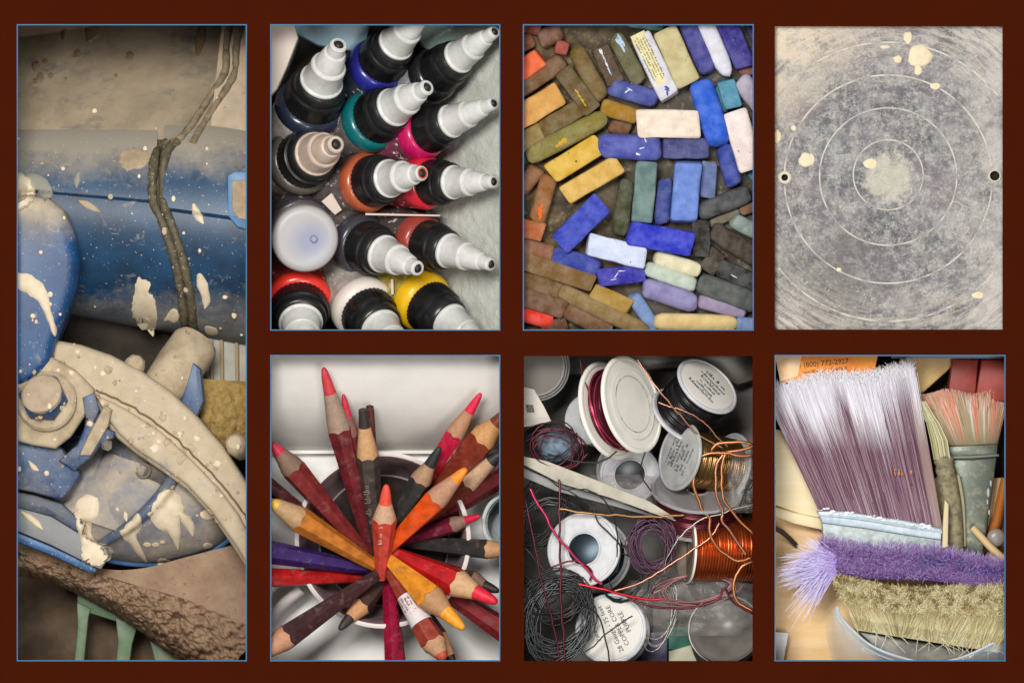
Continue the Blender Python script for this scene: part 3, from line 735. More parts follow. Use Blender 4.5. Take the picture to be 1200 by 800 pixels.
# ================================================================ pencils in a cup
def pencils():
    set_panel(RECT['pencils'], 110)
    wl = M('grey_wall', (216, 212, 206), rough=.8, var=(204, 200, 194), vsize=70, bump=.12, bsize=5)
    b = MB(); b.grid(lambda u, v: V(300+u*300, 402+v*126, -40-103*(.25*v+.75*v**4)+.8*fbm(u*8, v*5)), 20, 14)
    b.build('back_wall', wl, kind='structure')
    b = MB(); b.grid(lambda u, v: V(300+u*300, 527+v*262, -145), 6, 6)
    b.build('white_table', M('white_table', (244, 243, 240), rough=.45, var=(238, 237, 234), vsize=60), kind='structure')
    b = MB(); b.box(V(450, 529, -143), (300, 4, 24)); b.build('table_edge', M('white_table_edge', (226, 224, 220), rough=.5), kind='structure')
    cup = thing('cup', 'white mauve-tinged china cup holding the coloured pencils', 'cup', V(450, 640, -145))
    cm = M('cup_china', (226, 216, 212), rough=.22, spec=.6, var=(214, 202, 200), vsize=60)
    C0 = V(450, 634, -143); C1 = V(449, 632, -70)
    b = MB(); b.lathe(C0, C1, [(0, 84), (.03, 90), (.4, 96), (.9, 101), (.985, 104), (1.0, 101.5), (.985, 99)], n=72, cap=False)
    b.build('cup_wall', cm, cup)
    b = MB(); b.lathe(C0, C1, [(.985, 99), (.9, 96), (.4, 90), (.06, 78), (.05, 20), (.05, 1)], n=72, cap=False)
    b.build('cup_lining', M('shade_toned_lining', (150, 126, 128), rough=.35, var=(110, 92, 94), vsize=50), cup)  # darker mauve than the china: the cup's inner shade put into the colour
    b = MB(); b.lathe(C0+(C1-C0)*.07, C0+(C1-C0)*.12, [(0, 76), (.5, 76), (1, 62)], n=48); b.build('cup_shade_disc', M('cup_shade_disc', (34, 28, 26), rough=.95, var=(54, 40, 36), vsize=14, bump=.4), cup)  # near-black disc painting the deep shade among the pencils
    b = MB(); b.tube(cr([V(352, 690, -100), V(328, 712, -106), V(318, 735, -118), V(332, 748, -130), V(362, 730, -134)], 8), 7, 10)
    b.build('handle', cm, cup)
    # glass jar at the right edge
    g = M('jar_glass', (186, 198, 196), rough=.08, spec=.8, trans=.55)
    jar = thing('glass_jar', 'clear greenish glass jar standing behind the cup', 'jar', V(600, 620, -145))
    b = MB(); b.lathe(V(606, 618, -144), V(604, 612, -85), [(0, 34), (.9, 36), (1, 36), (1, 32), (.05, 30)], n=40); b.build('jar_wall', g, jar)
    b = MB(); b.tube([V(604+36*math.cos(a*math.pi/20), 612+36*math.sin(a*math.pi/20), -84) for a in range(40)], 2.6, 8, closed=True); b.build('jar_rim', M('jar_rim', (206, 214, 212), rough=.1, spec=.8), jar)
    grp = 'coloured pencils standing in the cup'
    shaft = M('pencil_paint', objcol=True, rough=.4, spec=.35, var=.38, vsize=13, bump=.14, bsize=4, speck=((140, 116, 106), 12, .56, 1.15))
    woodm = None
    t = NT('pencil_wood'); oi = t.n('ShaderNodeObjectInfo')
    c = t.mix(t.ramp(t.noise(5, 5, .7), .35, .7), oi.outputs['Color'], t.mix(1.0, oi.outputs['Color'], (.72, .68, .66, 1), 'MULTIPLY'))
    t.color(c); t.b.inputs['Roughness'].default_value = .75; t.bump(t.noise(2, 4), .25); woodm = t.m
    lead = M('pencil_lead', objcol=True, rough=.5, spec=.4, var=.25, vsize=5, bump=.25, bsize=3)
    TW = (196, 152, 112)
    def pencil(bx, by, tx, ty, w0, w1, wl_, ll, sc, label, lc=None, wc=TW, zb=-150, zt=-25, blunt=False, ext=12, hexa=True):
        bx += (449-bx)*.45; by += (660-by)*.45; w0 *= .72; w1 *= 1.1; zb = max(zb*.6, -116); zt = max(zt, -54)
        """tip at t, wood cone wl_ long (picture units), lead ll long; w0/w1 widths near base and at the cone"""
        B = V(bx, by, zb); T = V(tx, ty, zt); ax = T-B; L2 = math.hypot(ax.x, ax.y); L = ax.length; d = ax.normalized(); k = L/max(L2, 1)
        u, v, _ = frame(d); u, v = u, v
        B0 = B-d*ext; Ltot = (T-B0).length
        pr = thing('colored_pencil', label, 'pencil', B0, grp)
        n = 12; ph = R.uniform(0, 1)
        tc = 1-wl_*k/Ltot; tl = 1-ll*k/Ltot
        def ring(tt, r, alt=0.0, hx=.0):
            out = []
            for q in range(n):
                a = ph+2*math.pi*q/n; odd = q % 2
                rr = r*(1-(hx if odd else 0))
                out.append(B0+d*(tt*Ltot+(alt if odd else 0))+(u*math.cos(a)+v*math.sin(a))*rr)
            return out
        r0, r1 = w0/2, w1/2; hx = .09 if hexa else 0
        b = MB(); b.rings([ring(0, r0, 0, hx), ring(tc*.5, (r0+r1)/2, 0, hx), ring(tc, r1, w1*.09 if hexa else w1*.05, hx)])
        sh = b.build('shaft', shaft, pr, color=sc, sharp=22 if hexa else 50)
        rl = r1*(.52 if not blunt else .52)
        b = MB(); b.rings([ring(tc-.01, r1*.96, 0, hx), ring(tc+.02*1, r1*.95, w1*.1, hx*.5), ring(tc+(tl-tc)*.5, (r1+rl)/2*1.01), ring(tl, rl*1.02)])
        sw = b.build('sharpened_wood', woodm, pr, color=wc, sharp=60)
        b = MB(); dt = 1-tl
        if blunt: b.rings([ring(tl-.004, rl, 0), ring(tl+.6*dt, rl*.82), ring(1, rl*.7)])
        else: b.rings([ring(tl-.004, rl, 0), ring(tl+.5*dt, rl*.78), ring(tl+.82*dt, rl*.55), ring(tl+.95*dt, rl*.38), ring(1.0, rl*.18)])
        b.build('lead', lead, sw, color=lc or sc, sharp=60)
        return sh, B0, T, d, u, v, tc, Ltot, r0, r1
    P = pencil
    mar = (112, 36, 42)
    P(432, 668, 380, 429, 16, 27, 76, 31, mar, 'tall maroon pencil with long brownish wood cone rising above the others', (206, 62, 72), (166, 140, 122), -185, -22)
    P(436, 668, 403, 460, 14, 19, 50, 27, (112, 40, 46), 'maroon pencil half hidden behind the tallest maroon one', (204, 50, 74), (140, 92, 80), -200, -40)
    pb = P(441, 664, 426, 478, 16, 25, 57, 21, (74, 66, 60), 'taupe brown pencil with a broken dark stub of lead', (58, 48, 44), (206, 160, 112), -175, -30, blunt=True)
    P(446, 664, 434, 473, 8, 9, 6, 3, (98, 52, 46), 'thin reddish brown stick beside the broken taupe pencil', (80, 46, 42), (90, 50, 44), -190, -42, blunt=True)
    P(452, 618, 565, 459, 14, 22, 58, 26, (196, 26, 62), 'crimson pencil with pointed pink-red lead beside the charcoal one', (228, 40, 74), (186, 138, 104), -170, -30)
    P(446, 626, 517, 522, 16, 25, 47, 25, (52, 52, 50), 'charcoal pencil with crumbling black lead', (44, 46, 46), (172, 136, 104), -130, -26)
    P(462, 622, 596, 480, 16, 33, 46, 20, (132, 50, 30), 'thick rust brown pencil with pale wood cone', (120, 60, 40), (206, 152, 98), -175, -32)
    P(448, 640, 548, 547, 16, 27, 52, 19, (226, 84, 24), 'bright orange pencil with orange lead crossing the cup rim', (242, 146, 50), (190, 140, 112), -105, -14)
    P(470, 618, 589, 529, 14, 28, 54, 16, (112, 50, 36), 'brown pencil with blunt black lead and split wood', (62, 58, 56), (206, 168, 134), -185, -52)
    P(476, 622, 606, 548, 16, 22, 10, 4, (92, 26, 28), 'dark oxblood pencil lying below the black leaded one', None, TW, -200, -70)
    P(474, 620, 564, 603, 13, 19, 34, 17, (118, 28, 54), 'short plum pencil with little crimson point', (206, 32, 66), (142, 110, 96), -180, -60)
    P(462, 614, 606, 645, 16, 22, 34, 10, (54, 52, 50), 'dark grey pencil with light wood at the cup edge', (60, 50, 46), (206, 156, 116), -190, -50)
    P(456, 628, 584, 704, 13, 33, 54, 28, (182, 22, 26), 'glossy red pencil with broad pale wood cone and red lead', (226, 40, 62), (210, 168, 124), -120, -16)
    P(454, 642, 545, 735, 13, 33, 55, 29, (226, 142, 40), 'golden yellow-orange pencil with chunky orange lead', (248, 162, 44), (184, 138, 96), -100, -12)
    lb = P(451, 656, 522, 772, 11, 29, 26, 8, (156, 62, 48), 'red-brown pencil wearing a white printed barcode sticker', (206, 92, 80), (196, 150, 112), -115, -24)
    cp = P(458, 650, 466, 800, 18, 25, 12, 5, (152, 18, 54), 'dark crimson pencil with black stamped lettering', None, TW, -170, -50)
    P(462, 652, 533, 776, 12, 22, 36, 8, (62, 44, 38), 'dark brown pencil behind the barcode sticker pencil', (60, 44, 40), (190, 140, 100), -185, -48)
    P(468, 646, 604, 745, 14, 27, 10, 4, (134, 40, 44), 'dusty brick red pencil below the glossy red one', None, TW, -190, -48)
    P(470, 634, 586, 692, 12, 24, 34, 18, (62, 44, 40), 'dark brown pencil tip peeping out beyond the glossy red pencil', (52, 42, 40), (136, 100, 84), -195, -56)
    P(446, 672, 318, 586, 15, 29, 40, 8, (196, 116, 40), 'ochre orange pencil with smudged yellow wood tip', (224, 178, 70), (186, 152, 110), -120, -18)
    P(446, 676, 296, 642, 15, 27, 10, 4, (58, 34, 98), 'deep purple pencil pointing out over the cup rim', None, TW, -150, -40)
    P(440, 690, 296, 676, 13, 23, 10, 4, (184, 30, 30), 'plain red pencil under the purple one', None, TW, -175, -60)
    P(456, 670, 303, 768, 16, 29, 42, 10, (66, 38, 40), 'dark maroon-brown pencil with stamped lettering and tan wood', (90, 60, 50), (196, 142, 112), -110, -16)
    P(462, 684, 398, 737, 14, 24, 38, 18, (74, 54, 48), 'short brown pencil with dark point under the maroon-brown one', (64, 54, 52), (206, 152, 106), -165, -70)
    P(436, 668, 319, 518, 15, 28, 40, 14, (128, 44, 44), 'dusty brick pencil with crimson tip leaning over the left of the cup'.replace(' the left of', ''), (206, 52, 76), (132, 104, 88), -165, -34)
    P(430, 672, 300, 556, 12, 18, 10, 4, (84, 34, 38), 'slim dark wine pencil under the dusty brick one', None, TW, -195, -62)
    cc = P(447, 672, 454, 566, 18, 27, 42, 22, (206, 70, 56), 'short coral red pencil with rounded coral lead in the middle of the cup', (232, 84, 66), (206, 164, 134), -100, -8)
    # barcode sticker on the red-brown pencil
    def band(pk, t0, t1, m, nm, f=1.03):
        pr, B0, T, d, u, v, tc, L, r0, r1 = pk
        b = MB()
        rr = lambda t_: (r0+(r1-r0)*t_/tc)*f
        b.lathe(B0+d*(t0*L), B0+d*(t1*L), [(0, rr(t0)), (1, rr(t1))], n=24, cap=False)
        return b.build(nm, m, pr)
    st = M('sticker', (216, 206, 206), rough=.5)
    band(lb, .40, .66, st, 'barcode_sticker')
    def along(pk, t_, body, size, m, nm, side=0.0, flip=1):
        pr, B0, T, d, u, v, tc, L, r0, r1 = pk
        # facing direction towards the open top
        up = Vector((0, 0, 1)); nrm = (up-d*up.dot(d)).normalized(); s = nrm.cross(d)
        r = (r0+(r1-r0)*t_/tc)*1.05
        a = side; n2 = nrm*math.cos(a)+s*math.sin(a); y = nrm*-math.sin(a)+s*math.cos(a)
        text_mesh(nm, body, B0+d*(t_*L)+n2*r, size, d*flip, n2.cross(d*flip), m, pr, .08)
    dkt = M('stamped_dark', (46, 20, 30), rough=.6); wht = M('stamped_white', (214, 176, 166), rough=.6); gry = M('stamped_grey', (128, 112, 104), rough=.6)
    rdt = M('sticker_print', (150, 84, 80), rough=.6)
    def along_print(pk, t_, ln, size, m, nm, side):
        pr, B0, T, d, u, v, tc, L, r0, r1 = pk
        up = Vector((0, 0, 1)); nrm = (up-d*up.dot(d)).normalized(); s = nrm.cross(d)
        r = (r0+(r1-r0)*t_/tc)*1.06; n2 = nrm*math.cos(side)+s*math.sin(side)
        print_line(nm, B0+d*(t_*L)+n2*r, ln, size, d, n2.cross(d), m, pr)
    for sd in (-.9, -.55, -.2, .15, .5, .85): along_print(lb, .53, 34, 3.2, rdt, 'sticker_print', sd)
    along_print(cp, .62, 60, 5, dkt, 'stamped_lettering', .5)
    along_print(cc, .5, 26, 4.5, wht, 'stamped_lettering', .1)
    along_print(pb, .45, 50, 7, gry, 'stamped_lettering', .2)
    # faint scratches on the yellow pencil are in the paint material
pencils()

# ================================================================ wire and spools
def wires():
    set_panel(RECT['wire'], 90)
    t = NT('bin_back'); px = t.xyz()
    c = t.mix(t.ramp(t.noise(60, 3), .35, .65), lin((92, 86, 78)), lin((60, 56, 52)))
    t.color(c); t.b.inputs['Roughness'].default_value = .5
    b = MB(); b.grid(lambda u, v: V(600+u*296, 404+v*386, -150-15*fbm(u*3, v*4)), 20, 20); b.build('bin_floor', t.m, kind='structure')
    b = MB(); b.prism([(598, 404), (900, 404), (900, 440), (866, 452), (830, 432), (790, 430), (700, 440), (598, 436)], -150, -112, 8)
    b.build('bin_wall', M('bin_plastic', (120, 112, 102), rough=.3, spec=.6, var=(96, 90, 82), vsize=30), kind='structure')
    wh = M('spool_white', (240, 236, 226), rough=.35, spec=.5, var=(232, 228, 218), vsize=30)
    gr = M('spool_grey', (170, 170, 168), rough=.4, spec=.5, var=(152, 152, 152), vsize=20)
    lg = M('spool_pale', (200, 200, 202), rough=.4, spec=.5, var=(180, 180, 184), vsize=20)
    dark = M('spool_bore', (60, 58, 58), rough=.5)
    paper = M('spool_label', (214, 210, 202), rough=.6)
    ink = M('spool_ink', (52, 48, 46), rough=.7); red = M('spool_red_ink', (150, 40, 44), rough=.7)
    def wm(name, col, metal=.75, rough=.34): return M(name, col, rough=rough, metal=metal)
    cop = wm('copper_wire', (196, 104, 54), .9, .3); brz = wm('bronze_wire', (120, 92, 52), .85, .3)
    blk = wm('black_wire', (26, 24, 26), .3, .3); mrn = wm('maroon_wire', (88, 30, 40), .6, .3); pnk = wm('pink_wire', (190, 54, 92), .6, .28)
    prp = wm('purple_wire', (92, 64, 82), .5, .35); gnm = wm('gunmetal_wire', (72, 74, 76), .8, .32); tea = wm('teal_black_wire', (34, 46, 54), .6, .3)
    lcp = wm('loop_copper', (178, 116, 76), .85, .32)
    slv = wm('silver_wire', (150, 147, 142), .9, .34); ros = wm('rose_wire', (170, 118, 96), .85, .3)
    def spool(F, ax, Rf, Rw, L, label, wire, hub=.3, fm=None, face='hole', pitch=2.2, th=4.0):
        """F centre of the front flange face, ax direction out of that face"""
        fm = fm or wh; F = V(*F) if not isinstance(F, Vector) else F; d = Vector(ax).normalized(); Bk = F-d*L
        tt = thing('wire_spool', label, 'wire spool', Vector((Bk.x, Bk.y, min(F.z, Bk.z)-Rf*.6)), 'spools of craft wire in the bin')
        hr = Rf*hub
        def flange(P0, nm):
            b = MB(); pr = [(0, hr), (0, Rf*.97), (th*.3, Rf), (th*.7, Rf), (th, Rf*.97), (th*1.05, Rf*.93), (th*.75, Rf*.9), (th*.75, hr+2.5), (th*1.0, hr+1.5), (th, hr)]
            b.lathe(P0, P0+d, pr, n=56, closed=True, unit=True); return b.build(nm, fm, tt, sharp=30)
        flange(F-d*th, 'front_flange'); flange(Bk, 'back_flange')
        b = MB(); b.lathe(Bk+d*th, F-d*th, [(0, hr), (1, hr), (1, hr+2), (0, hr+2)], n=30, closed=True); b.build('bore', dark if face == 'hole' else fm, tt)
        n = max(4, int((L-2*th)/pitch)); pr = []
        for i in range(n):
            for q, r in ((0, -.45), (.25, .25), (.5, .5), (.75, .25)): pr.append(((i+q)/n, Rw+r*pitch*.6+R.uniform(-.25, .25)))
        pr.append((1, Rw-.4)); 
        b = MB(); b.lathe(Bk+d*th, F-d*th, pr, n=40); b.build('wound_wire', wire, tt, sharp=50)
        u, v, _ = frame(d)
        if face == 'cap':
            b = MB(); b.lathe(F-d*th, F, [(0, hr), (.6, hr), (.8, hr*.9)], n=30); b.build('hub_cap', fm, tt)
        if face == 'label':
            b = MB(); b.lathe(F-d*1.5, F+d*.3, [(0, Rf*.86), (.9, Rf*.86), (1, Rf*.84)], n=48); lab_ = b.build('paper_label', paper if fm is not gr else fm, tt); return lab_, F, d
        return tt, F, d
    def label_print(sp, nl, xdir, size, wd, mats=None):
        tt, F, d = sp; x = Vector(xdir); x = (x-d*x.dot(d)).normalized(); y = d.cross(x)
        for i in range(nl): print_line('label_print', F+d*.8+y*((nl-1)/2-i)*size*1.5-y*size*.5, wd*R.uniform(.6, 1), size*R.choice((.8, 1, 1.2)), x, y, mats or ink, tt)
    def label_text(sp, lines, xdir, size, m=None):
        tt, F, d = sp; x = Vector(xdir); x = (x-d*x.dot(d)).normalized(); y = d.cross(x)
        k = len(lines)
        for i, ln in enumerate(lines):
            s_, mm = (ln if isinstance(ln, tuple) else (ln, ink))
            text_mesh('label_lettering', s_, F+d*.7+y*((k-1)/2-i)*size*1.15, size, x, y, mm, tt, .05)
    # big bright spool
    A = spool((741, 472, -22), (.80, .22, .56), 59, 45, 38, 'big white plastic spool with a few turns of maroon wire, open face glowing', mrn, hub=.56, face='cap', pitch=3.2, th=5)
    tt, F, d = A
    b = MB(); b.lathe(F-d*6, F, [(0, 33), (.5, 36), (.95, 38.5), (1.06, 41), (1.0, 42.5)], n=48, cap=True); b.build('face_dish', wh, tt)
    b = MB(); b.lathe(F-d*5, F-d*.5, [(0, 7), (.8, 6), (1, 4)], n=20); b.build('face_nub', wh, tt)
    for k in range(5):
        r = 46.5+k*.4; off = -9-k*5.0; u, v, _ = frame(d)
        b = MB(); b.tube([F+d*(off+3.5*math.sin(a*math.pi/18+k*1.3))+(u*math.cos(a*math.pi/24)+v*math.sin(a*math.pi/24))*r for a in range(48)], 1.0, 6, closed=True)
        b.build('loose_turn', mrn if k % 2 else pnk, tt)
    # black wire, white top
    B_ = spool((829, 450, -28), (.52, .62, .58), 41, 36, 60, 'white topped spool of glossy black wire with printed label', blk, face='label', fm=lg)
    label_print(B_, 6, (.62, -.74, .1), 4.6, 40)
    # bronze spool with label face
    C_ = spool((795, 533, -30), (-.80, .18, .56), 41, 33, 78, 'grey labelled spool wound with dark bronze wire', brz, face='label', fm=gr, pitch=2.6)
    label_print(C_, 7, (.3, .9, .3), 4.4, 42)
    # pale spool behind
    spool((738, 556, -78), (.12, -.2, .96), 36, 26, 34, 'pale grey spool lying flat under the big white one', gnm, fm=lg, hub=.5)
    spool((686, 490, -74), (-.5, .1, .8), 30, 22, 30, 'small white spool with yellow wire behind the big one', wm('yellow_wire', (206, 160, 40), .2, .4), fm=lg, hub=.25)
    # bore facing spool
    spool((683, 642, -22), (-.22, .16, .95), 44, 36, 62, 'grey-white spool showing its dark open bore, wound with blue-black wire', tea, fm=lg, hub=.42, pitch=2.8)
    # bottom labelled spool
    F_ = spool((715, 736, -34), (-.12, .1, .98), 42, 35, 40, 'white labelled spool half covered by gunmetal wire loops', gnm, face='label', fm=lg)
    label_text(F_, [('Para', ink), ' ', '28 Gauge - 75 feet', 'COPPER CORE', 'PURPLE'], (-.46, .88, 0), 8.0)
    # maroon spool lying on its side
    spool((818, 572, -52), (.05, .85, .45), 56, 50, 42, 'wide spool of dark maroon wire with silver rims lying under the bronze one', mrn, fm=M('silver_rim', (196, 194, 196), rough=.25, metal=.6), hub=.2)
    # copper spool
    H_ = spool((803, 642, -48), (-.96, .02, .22), 40, 37, 110, 'spool of bright orange copper wire with a thin pale flange', cop, fm=M('kraft_flange', (112, 96, 84), rough=.6), face='cap', pitch=3.4, th=3)
    b = MB(); b.lathe(H_[1]-H_[2]*4, H_[1]-H_[2]*1.5, [(0, 41), (1, 41), (1, 39), (0, 39)], n=48, closed=True); b.build('flange_edge', wh, H_[0])
    # clear lidded tub bottom right
    tub = thing('wire_tub', 'round clear lidded tub with dark wire at the bin edge', 'tub', V(852, 748, -110))
    b = MB(); b.lathe(V(852, 750, -110), V(850, 736, -70), [(0, 40), (.8, 42), (1, 43), (1.05, 40), (1.0, 28), (.8, 18), (.75, 4)], n=48); b.build('lid', M('cloudy_lid', (112, 107, 102), rough=.3, spec=.6, var=(92, 88, 84), vsize=40), tub)
    b = MB(); b.tube([V(850+43*math.cos(a*math.pi/24), 738+41*math.sin(a*math.pi/24), -69) for a in range(48)], 1.4, 6, closed=True); b.build('lid_rim', slv, tub)
    for k in range(4):
        b = MB(); b.tube([V(850+(41-k)*math.cos(a*math.pi/24), 742+k*3+41*math.sin(a*math.pi/24), -76-k*6) for a in range(48)], 1.6, 6, closed=True); b.build('dark_turn', gnm, tub)
    # bubble wrap bags: crumpled clear plastic
    film = NT('clear_film'); film.color(lin((206, 200, 196))); film.b.inputs['Roughness'].default_value = .12; film.b.inputs['Alpha'].default_value = .22
    film.b.inputs['Specular IOR Level'].default_value = .9; film.bump(film.noise(7, 4), .8, 3)
    def bag(x0, y0, x1, y1, z, label):
        b = MB(); b.grid(lambda u, v: V(x0+(x1-x0)*u, y0+(y1-y0)*v, z+9*fbm(u*3.1+x0, v*3.3)+5*fbm(u*8, v*8, x0)-18*(2*u-1)**4-18*(2*v-1)**4), 26, 26)
        b.build('plastic_bag', film.m, None, label, 'plastic bag', sharp=180, normals=False)
    bag(765, 668, 885, 745, -52, 'crumpled clear plastic bag under the copper spool')
    bag(690, 555, 770, 600, -60, 'crumpled clear plastic bag beside the pale flat spool')
    bag(730, 680, 800, 745, -80, 'clear plastic bag beside the printed purple label spool')
    bag(852, 528, 895, 600, -16, 'clear plastic bag hanging beside the bronze spool')
    # cards
    cardm = M('wire_card', (188, 182, 166), rough=.7, var=(168, 162, 146), vsize=20)
    t1 = thing('header_card', 'long pale card strip lying slantwise across the bin', 'card', V(700, 570, -60))
    b = MB(); b.prism([(610, 533), (640, 539), (700, 562), (760, 586), (792, 606), (796, 611), (770, 602), (715, 582), (655, 565), (632, 553), (608, 541)], -34, -31, .5, slope=lambda x, y: .04*x); b.build('card_strip', cardm, t1)
    b = MB(); b.prism([(608, 545), (655, 566), (720, 586), (770, 604), (770, 606), (715, 591), (650, 574), (608, 556)], -52, -46, .5); b.build('card_back', M('card_back', (150, 150, 148), rough=.6), t1)
    t2 = thing('price_card', 'white barcode card corner leaning against the bin wall', 'card', V(625, 480, -80))
    b = MB(); b.prism([(606, 450), (625, 455), (636, 474), (645, 492), (622, 498), (606, 500)], -62, -60, .4, slope=lambda x, y: .2*x+0); b.build('card', M('white_card', (206, 198, 188), rough=.6), t2)
    for k in range(6):
        b = MB(); b.prism([(615+k*1.5, 473), (616+k*1.5, 473), (618+k*1.5, 482), (617+k*1.5, 482)], -61, -58.8, 0, slope=lambda x, y: .2*x); b.build('barcode_bar', ink, t2)
    b = MB(); b.prism([(786, 606), (806, 604), (809, 684), (796, 676), (788, 650)], -54, -46, 1); b.build('kraft_card', M('kraft', (112, 100, 88), rough=.7), None, 'brown kraft card standing against the copper spool', 'card')
    b = MB(); b.prism([(784, 736), (812, 734), (814, 752), (806, 764), (784, 762)], -104, -100, .5); b.build('green_card', M('green_card', (44, 110, 92), rough=.5), None, 'dark green card at the bottom of the bin', 'card')
    b = MB(); b.prism([(752, 742), (783, 740), (782, 785), (750, 785)], -108, -96, 2); b.build('violet_box', M('violet_box', (86, 78, 106), rough=.3), None, 'small violet grey box beside the printed purple label spool', 'box')
    b = MB(); b.prism([(784, 764), (812, 756), (820, 785), (784, 785)], -108, -98, 2); b.build('cream_box', M('cream_box', (190, 186, 160), rough=.5), None, 'small cream box below the green card', 'box')
    b = MB(); b.ball(V(652, 520, -70), 26, 20, 12, (1, .85, .5)); b.build('blue_ball', M('iridescent_blue', (118, 140, 156), rough=.5, spec=.5, var=(64, 70, 92), vsize=9, bump=.6, bsize=6), None, 'shiny blue grey yarn-like ball under the maroon wire loops', 'ball')
    # clear round canister, top
    can = thing('clear_canister', 'clear round canister with ridged rim behind the barcode card', 'canister', V(640, 440, -110))
    cm = M('clear_rim', (176, 174, 168), rough=.12, spec=.9, trans=.3)
    for r, z in ((34, -60), (37, -66), (40, -72)):
        b = MB(); b.tube([V(626+r*math.cos(a*math.pi/24), 428+r*math.sin(a*math.pi/24), z) for a in range(48)], 1.5, 6, closed=True); b.build('canister_rim', cm, can)
    b = MB(); b.lathe(V(626, 428, -110), V(626, 428, -60), [(0, 38), (1, 33)], n=40); b.build('canister_body', M('canister_grey', (112, 106, 98), rough=.2, spec=.8), can)
    # loose coils: each coil is one long wire
    def coil(cx, cy, rx, ry, loops, z, wr, m, label, jit=.12, tilt=0.0, nm='wire_coil', dz=5):
        pts = []; n = 18; rot = tilt
        for i in range(loops*n):
            if i % n == 0: sx = 1+R.uniform(-jit, jit); sy = 1+R.uniform(-jit, jit); ox = R.uniform(-jit, jit)*rx; oy = R.uniform(-jit, jit)*ry; zz = R.uniform(-dz, dz)
            a = 2*math.pi*i/n; f = (i % n)/n
            x = math.cos(a)*rx*sx+ox; y = math.sin(a)*ry*sy+oy
            pts.append((cx+x*math.cos(rot)-y*math.sin(rot), cy+x*math.sin(rot)+y*math.cos(rot), z+zz))
        # smooth the jumps between loops
        P = [V(*p) for p in pts]
        for _ in range(3): P = [P[0]]+[(P[i-1]+P[i]*2+P[i+1])/4 for i in range(1, len(P)-1)]+[P[-1]]
        b = MB(); b.tube(P, wr, 5); return b.build(nm, m, None, label, 'wire coil', sharp=80)
    coil(764, 637, 27, 30, 22, -26, .9, prp, 'tight bundle of purple grey wire loops beside the open bore spool', .16, .2, dz=9)
    coil(764, 640, 20, 30, 10, -20, .8, prp, 'looser purple grey wire loops on top of the tight bundle', .22, -.3, dz=6)
    coil(655, 722, 38, 48, 24, -14, .95, gnm, 'large tangle of gunmetal grey wire loops over the labelled spool', .2, .35, dz=7)
    coil(650, 700, 34, 26, 12, -12, .9, blk, 'black wire loops crossing the gunmetal tangle', .25, -.2, dz=4)
    coil(640, 640, 44, 60, 7, -60, .9, gnm, 'wide gunmetal wire loops behind the open bore spool', .2, .1)
    coil(648, 525, 30, 24, 6, -34, 1.0, mrn, 'maroon wire loops around the shiny blue grey ball', .25, .2)
    coil(640, 520, 34, 22, 4, -36, .8, blk, 'thin black wire loops around the shiny blue grey ball', .3, -.3)
    coil(636, 600, 30, 44, 7, -58, 1.0, blk, 'black wire loops under the slanting card strip', .25, .4)
    coil(815, 690, 50, 18, 7, -44, .8, wm('rose_grey_wire', (150, 104, 104), .5, .4), 'pinkish grey wire loops below the copper spool', .14, -.12)
    coil(770, 720, 22, 40, 5, -50, .8, slv, 'silver wire loops beside the printed purple label spool', .2, .2)
    coil(730, 670, 30, 30, 5, -34, .8, tea, 'blue-black wire loops slipping off the open bore spool', .25, .2)
    # single loose wires
    def wire(pts, r, m, label):
        Q = cr([V(*p) for p in pts], 10); sd = R.random()*99
        Q = [p+Vector((fbm(p.x*.06+sd, p.y*.06), fbm(p.x*.06, p.y*.06+sd), 0))*1.5 for p in Q]
        b = MB(); b.tube(Q, r, 7); b.build('loose_wire', m, None, label, 'wire', sharp=80)
    wire([(888, 524, -12), (868, 516, -8), (845, 518, -8), (833, 524, -9), (838, 529, -10), (860, 527, -9), (890, 521, -12)], 2.0, lcp, 'copper wire hook looped at the top of the bronze spool')
    wire([(890, 532, -12), (866, 533, -8), (846, 529, -7), (822, 532, -7), (812, 544, -7), (813, 570, -7), (822, 595, -7), (831, 606, -7), (830, 622, -7), (842, 642, -7), (862, 655, -8), (878, 652, -10)], 2.0, lcp, 'thick copper wire bent down from the bronze spool over the copper spool')
    wire([(846, 530, -8), (838, 548, -8), (839, 575, -7), (846, 600, -7), (846, 610, -7), (862, 632, -7), (873, 648, -8)], 1.8, ros, 'rose copper wire curving beside the thick bent one')
    wire([(850, 528, -8), (845, 545, -8), (846, 580, -7), (856, 596, -7), (870, 612, -7), (890, 632, -9)], 1.8, lcp, 'copper wire crossing over the rose one')
    wire([(892, 656, -12), (872, 660, -8), (862, 672, -8), (858, 690, -8), (864, 704, -8), (880, 714, -10), (892, 718, -12)], 2.0, lcp, 'thick copper wire curl below the copper spool')
    wire([(746, 420, -20), (770, 455, -12), (792, 480, -10), (815, 505, -9), (846, 524, -8)], 1.1, ros, 'thin rose wire stretched from the big white spool to the bronze one')
    wire([(770, 470, -14), (800, 480, -10), (822, 492, -9), (840, 510, -9), (852, 522, -9)], 1.0, ros, 'thin rose wire arching over the black spool')
    wire([(620, 572, -14), (634, 596, -12), (652, 628, -10), (678, 656, -9), (704, 684, -9)], 1.7, pnk, 'shiny pink wire running down across the open bore')
    wire([(654, 560, -18), (655, 620, -12), (656, 700, -8), (660, 750, -8), (660, 785, -10)], 1.5, mrn, 'dark maroon wire hanging straight down by the open bore')
    wire([(676, 682, -12), (706, 689, -9), (740, 698, -9), (776, 701, -9)], 1.7, wm('red_wire', (190, 30, 44), .6, .3), 'shiny red wire end lying over the bag')
    wire([(735, 700, -12), (765, 709, -9), (805, 711, -9), (838, 702, -9), (848, 688, -9), (856, 700, -9), (874, 714, -9), (892, 720, -12)], 1.5, mrn, 'maroon wire drooping below the copper spool')
